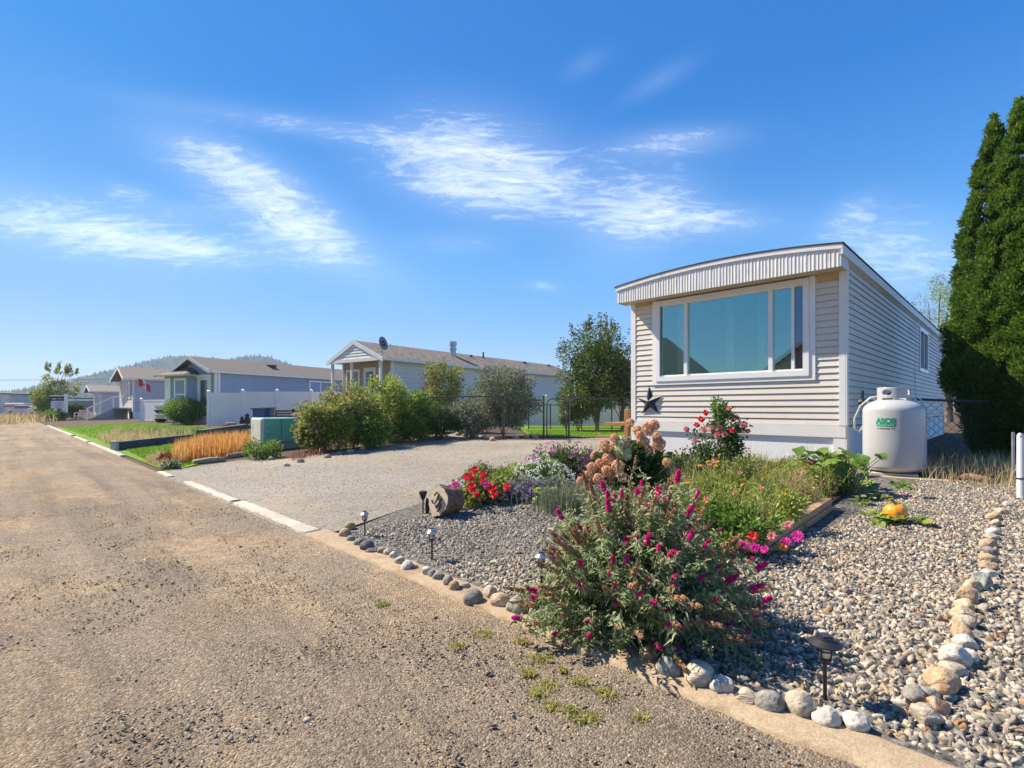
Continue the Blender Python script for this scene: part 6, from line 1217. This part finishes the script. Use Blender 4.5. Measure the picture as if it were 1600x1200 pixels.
# far end: sheds, vehicles, wire
def shed(name, label, C, a, b, W_, L_, h, hp, m, rm):
    fr = Frame(C, a, b); t = thing(name, label, 'building', fr(W_/2,0,0)); mb = MB(); mb.box(0,W_,0,L_,0,h,fr); part('wall', mb, m, t); mb = MB(); mb.add([fr(-.4,-.5,h+.02), fr(W_+.4,-.5,hp), fr(W_+.4,L_+.5,hp), fr(-.4,L_+.5,h+.02), fr(-.4,-.5,h+.22), fr(W_+.4,-.5,hp+.2), fr(W_+.4,L_+.5,hp+.2), fr(-.4,L_+.5,h+.22)], ((0,1,2,3),(4,5,6,7),(0,1,5,4),(1,2,6,5),(2,3,7,6),(3,0,4,7))); part('roof', mb, rm, t)
    mb = MB(); mb.box(W_*.3,W_*.6,-.03,.0,.1,h*.7,fr); part('door', mb, m_gfar, t)
shed('shed', 'pale corrugated shed with dark flat roof at the far left edge', (-74,75), (-1,0), (0,1), 12, 10, 3.0, 3.5, mat('pale metal wall', (.55,.56,.58), None, 1, .5), mat('dark navy roof', (.04,.05,.08), None, 3, .6))
shed('warehouse', 'long dark blue roofed warehouse behind the parked vehicles', (-60,95), (-1,.1), (.1,1), 32, 12, 2.4, 2.9, mat('blue grey wall', (.17,.22,.28), (.3,.33,.36), .3, .6), mat('dark navy roof', (.04,.05,.08), None, 3, .6))
def vehicle(label, cat_, p, ang, col, Lg=4.4, hh=1.45, truck=False):
    fr = Frame(p[:2], (math.cos(ang), math.sin(ang)), (-math.sin(ang), math.cos(ang))); t = thing('parked_truck' if truck else 'parked_car', label, cat_, p); m = mat('car paint '+cat_, col, None, 2, .25, spec=.6)
    s = Lg/4.4; side = [(0,.35),(0,.75),(.2,.85),(1.0,.95),(1.5,hh),(3.1,hh),(3.9,.98),(4.4,.9),(4.4,.35)] if not truck else [(0,.45),(0,1.0),(1.0,1.1),(1.5,hh),(2.7,hh),(2.9,1.1),(4.4,1.1),(4.4,.45)]
    mb = MB(); mb.prism([(x*s, z) for x, z in side], -.85, .85, lambda x, z, y: fr(x, y, z)); part('body', mb, m, t, bevel=.05)
    mb = MB(); mb.prism([(1.2*s,1.0),(1.55*s,hh-.06),((3.0 if not truck else 2.6)*s,hh-.06),((3.6 if not truck else 2.75)*s,1.0)], -.862, .862, lambda x, z, y: fr(x, y, z)); part('windows', mb, m_gfar, t)
    for x in (.85*s, 3.55*s):
        for y in (-.8, .8): mb = MB(); mb.tube([fr(x, y-.1, .33), fr(x, y+.1, .33)], .33, 16); part('wheel', mb, m_black, t)
vehicle('silver car parked in front of the long warehouse', 'car', AT(17, 68, 0), .0, (.5,.52,.55))
vehicle('white pickup truck parked at the warehouse end behind the tree', 'truck', AT(50, 66, 0), .15, (.7,.7,.72), 5.2, 1.75, True)
p = AT(6, 72, 0); t = thing('travel_trailer', 'long tan striped trailer parked beyond the silver car', 'trailer', p); T = lambda x, y, z: tuple(p+Vector((x, y, z))); mb = MB(); mb.box(0,2.9,0,2,.5,1.75,T); part('body', mb, mat('cream trailer', (.6,.56,.48), None, 3, .5), t, bevel=.1); mb = MB(); mb.box(-.01,2.91,-.02,-.004,1.2,1.4,T); part('stripe', mb, m_wood, t)
for x in (.8, 1.6): mb = MB(); mb.tube([T(x,-.02,.33), T(x,.2,.33)], .33, 14); part('wheel', mb, m_black, t)
pa, pb = Vector((-140, 82, 0)), Vector(((318-800)/F*80, 80, 0)); t = thing('power_line', 'thin power line crossing the sky at the far left', 'power line', pa)
for p_ in (pa, pb): mb = MB(); mb.tube([p_, p_+up(5.9)], [.14,.1], 8); part('pole', mb, m_wood, t)
mb = MB(); mb.tube([pa.lerp(pb, s)+up(5.8-1.0*4*s*(1-s)*.6+.6*(1-s)) for s in np.linspace(0,1,24)], .028, 5); part('wire', mb, m_black, t)
# weeds on the lane edge
for i, (px, py, s) in enumerate(((758,992,26),(716,1011,24),(844,1030,36),(826,1053,20),(856,1073,34),(839,1086,22),(862,1106,26),(905,1066,30),(944,1084,34),(926,1122,26),(903,1126,26),(892,1111,20),(1001,1126,24),(598,945,18),(880,1049,14),(815,1003,16))):
    g = G(px, py); n = 130; r_ = s*g.y/F*.5; P_ = np.array(list(g))+np.stack([rng.normal(0,r_*.55,n), rng.normal(0,r_*.5,n), 0*rng.normal(size=n)], 1)
    k = ORD[sorted(q[0] for q in ((758,),(716,),(844,),(826,),(856,),(839,),(862,),(905,),(944,),(926,),(903,),(892,),(1001,),(598,),(880,),(815,))).index(px)]
    solo('weed_tuft', blades(P_, rng.uniform(.008,.024,n), .006, .9), l_weed, 'small yellow-green weed tuft on the lane edge, %s from the left' % k, 'weed', 'weed tufts on the lane edge')
# ------------------------------------------------------------------ gravel stones
m_peb = stonemat('mixed gravel', [(0,(.16,.145,.125)),(.14,(.32,.28,.23)),(.28,(.42,.36,.28)),(.40,(.21,.19,.165)),(.52,(.37,.29,.20)),(.62,(.50,.44,.35)),(.72,(.27,.24,.21)),(.82,(.47,.38,.28)),(.91,(.33,.19,.10)),(.95,(.58,.53,.45))])
m_pebg = stonemat('grey gravel', [(0,(.11,.10,.09)),(.2,(.24,.22,.19)),(.4,(.33,.30,.26)),(.6,(.17,.155,.14)),(.75,(.40,.37,.32)),(.9,(.28,.23,.175))])
m_dirtp = stonemat('lane stones', [(0,(.12,.10,.08)),(.25,(.27,.22,.17)),(.5,(.37,.30,.235)),(.7,(.20,.17,.14)),(.85,(.48,.40,.32))])
def frustum(P, m=.12): k = P[:, 0]/P[:, 1]; py = HZ-(P[:, 2]-CH)/P[:, 1]*F; return (P[:, 1] > .9) & (np.abs(k) < 1+m) & (py < 1300)
def scatter(poly, n, dens0):
    P = in_poly(poly, n); P = P[frustum(P)]; w = np.minimum(1, (dens0/P[:, 1])**1.3); return P[rng.uniform(size=len(P)) < w]
right = [(3.05,2.28),(2.2,4.0),(1.2,5.2),(.9,8.6),(-6,8.6),(-6,2.28)]; left = [(4.5,2.28),(4.45,4.1),(4.9,5.9),(4.2,7),(1.6,6.2),(1.5,4.5),(2.2,2.28)]
P = scatter(right, 110000, 3.7); P[:, 2] += .004; s = rng.uniform(.0095,.0195,len(P))*np.clip(1.15-.09*(P[:, 1]-2), .85, 1.1)*np.where(rng.uniform(size=len(P)) < .04, 1.5, 1)
near = P[:, 1] < 2.9; solo('gravel', cat(pebbles(P[near], s[near], 2, .52, .15, .5), pebbles(P[~near], s[~near], 1, .55, .26, .5)), m_peb, 'loose mixed tan and grey gravel right of the butterfly bush', 'gravel', None, 'stuff')
P = scatter(left, 34000, 4.4); P[:, 2] += .004; s = rng.uniform(.0075,.0155,len(P))*np.clip(P[:, 1]/4.2, 1, 1.3); solo('gravel', pebbles(P, s, 1, .5, .26, .5), m_pebg, 'loose grey gravel around the log and the front path lights', 'gravel', None, 'stuff')
lane = [(-1.2,1.93),(-1.2,-1.6),(3,-3.2),(8,-3.4),(8,1.93)]; P = scatter(lane, 90000, 2.4); 
cl_ = np.array([fbm(p[0]*1.3, p[1]*1.3, 4) for p in P]); vv = (P[:,0]+P[:,1])/2**.5; P = P[(cl_+rng.normal(0,.22,len(P)) > -.02) | ((vv > 1.35) & (rng.uniform(size=len(P)) < .5))]
s = rng.uniform(.002,.0062,len(P))*np.where(rng.uniform(size=len(P)) < .03, 2.0, 1); solo('lane_stones', pebbles(P, s, 1, .6, .2), m_dirtp, 'loose brown grit and small stones on the dirt lane', 'stones', None, 'stuff')
P = scatter(drive, 30000, 8); P = P[P[:, 1] < 13]; s = rng.uniform(.005,.012,len(P)); solo('drive_stones', pebbles(P, s, 1, .5, .2), stonemat('drive stones', [(0,(.17,.15,.12)),(.3,(.30,.265,.215)),(.6,(.42,.375,.31)),(.85,(.25,.21,.165))]), 'fine pale gravel scattered over the driveway', 'gravel', None, 'stuff')
# ------------------------------------------------------------------ haze
mb = MB(); mb.box(-1300, 1300, -120, 1350, -4.5, 105); hz = link(bpy.data.objects.new('haze', rawmesh('haze', mb.v, mb.f))); props(hz, kind='stuff')
m, nd, lk = _new('haze air'); pv = nd.new('ShaderNodeVolumePrincipled'); pv.inputs['Color'].default_value = (.62,.78,1,1); pv.inputs['Density'].default_value = .00042; pv.inputs['Anisotropy'].default_value = .2
om = nd.new('ShaderNodeOutputMaterial'); lk.new(pv.outputs[0], om.inputs['Volume']); hz.data.materials.append(m)

n = 420; P = in_poly([(3.0,2.4),(1.6,4.2),(.9,7.6),(-1.5,7.6),(-1.5,2.4)], n); P[:, 2] += .022; solo('leaf_litter', leaves(P, rng.normal(0,1,(n,3))*np.array([1,1,.25]), rng.uniform(.015,.04,n), rng.uniform(.006,.016,n), .3, 0, 2.0), l_straw, 'dry leaf and petal litter lying on the gravel', 'litter', None, 'stuff')
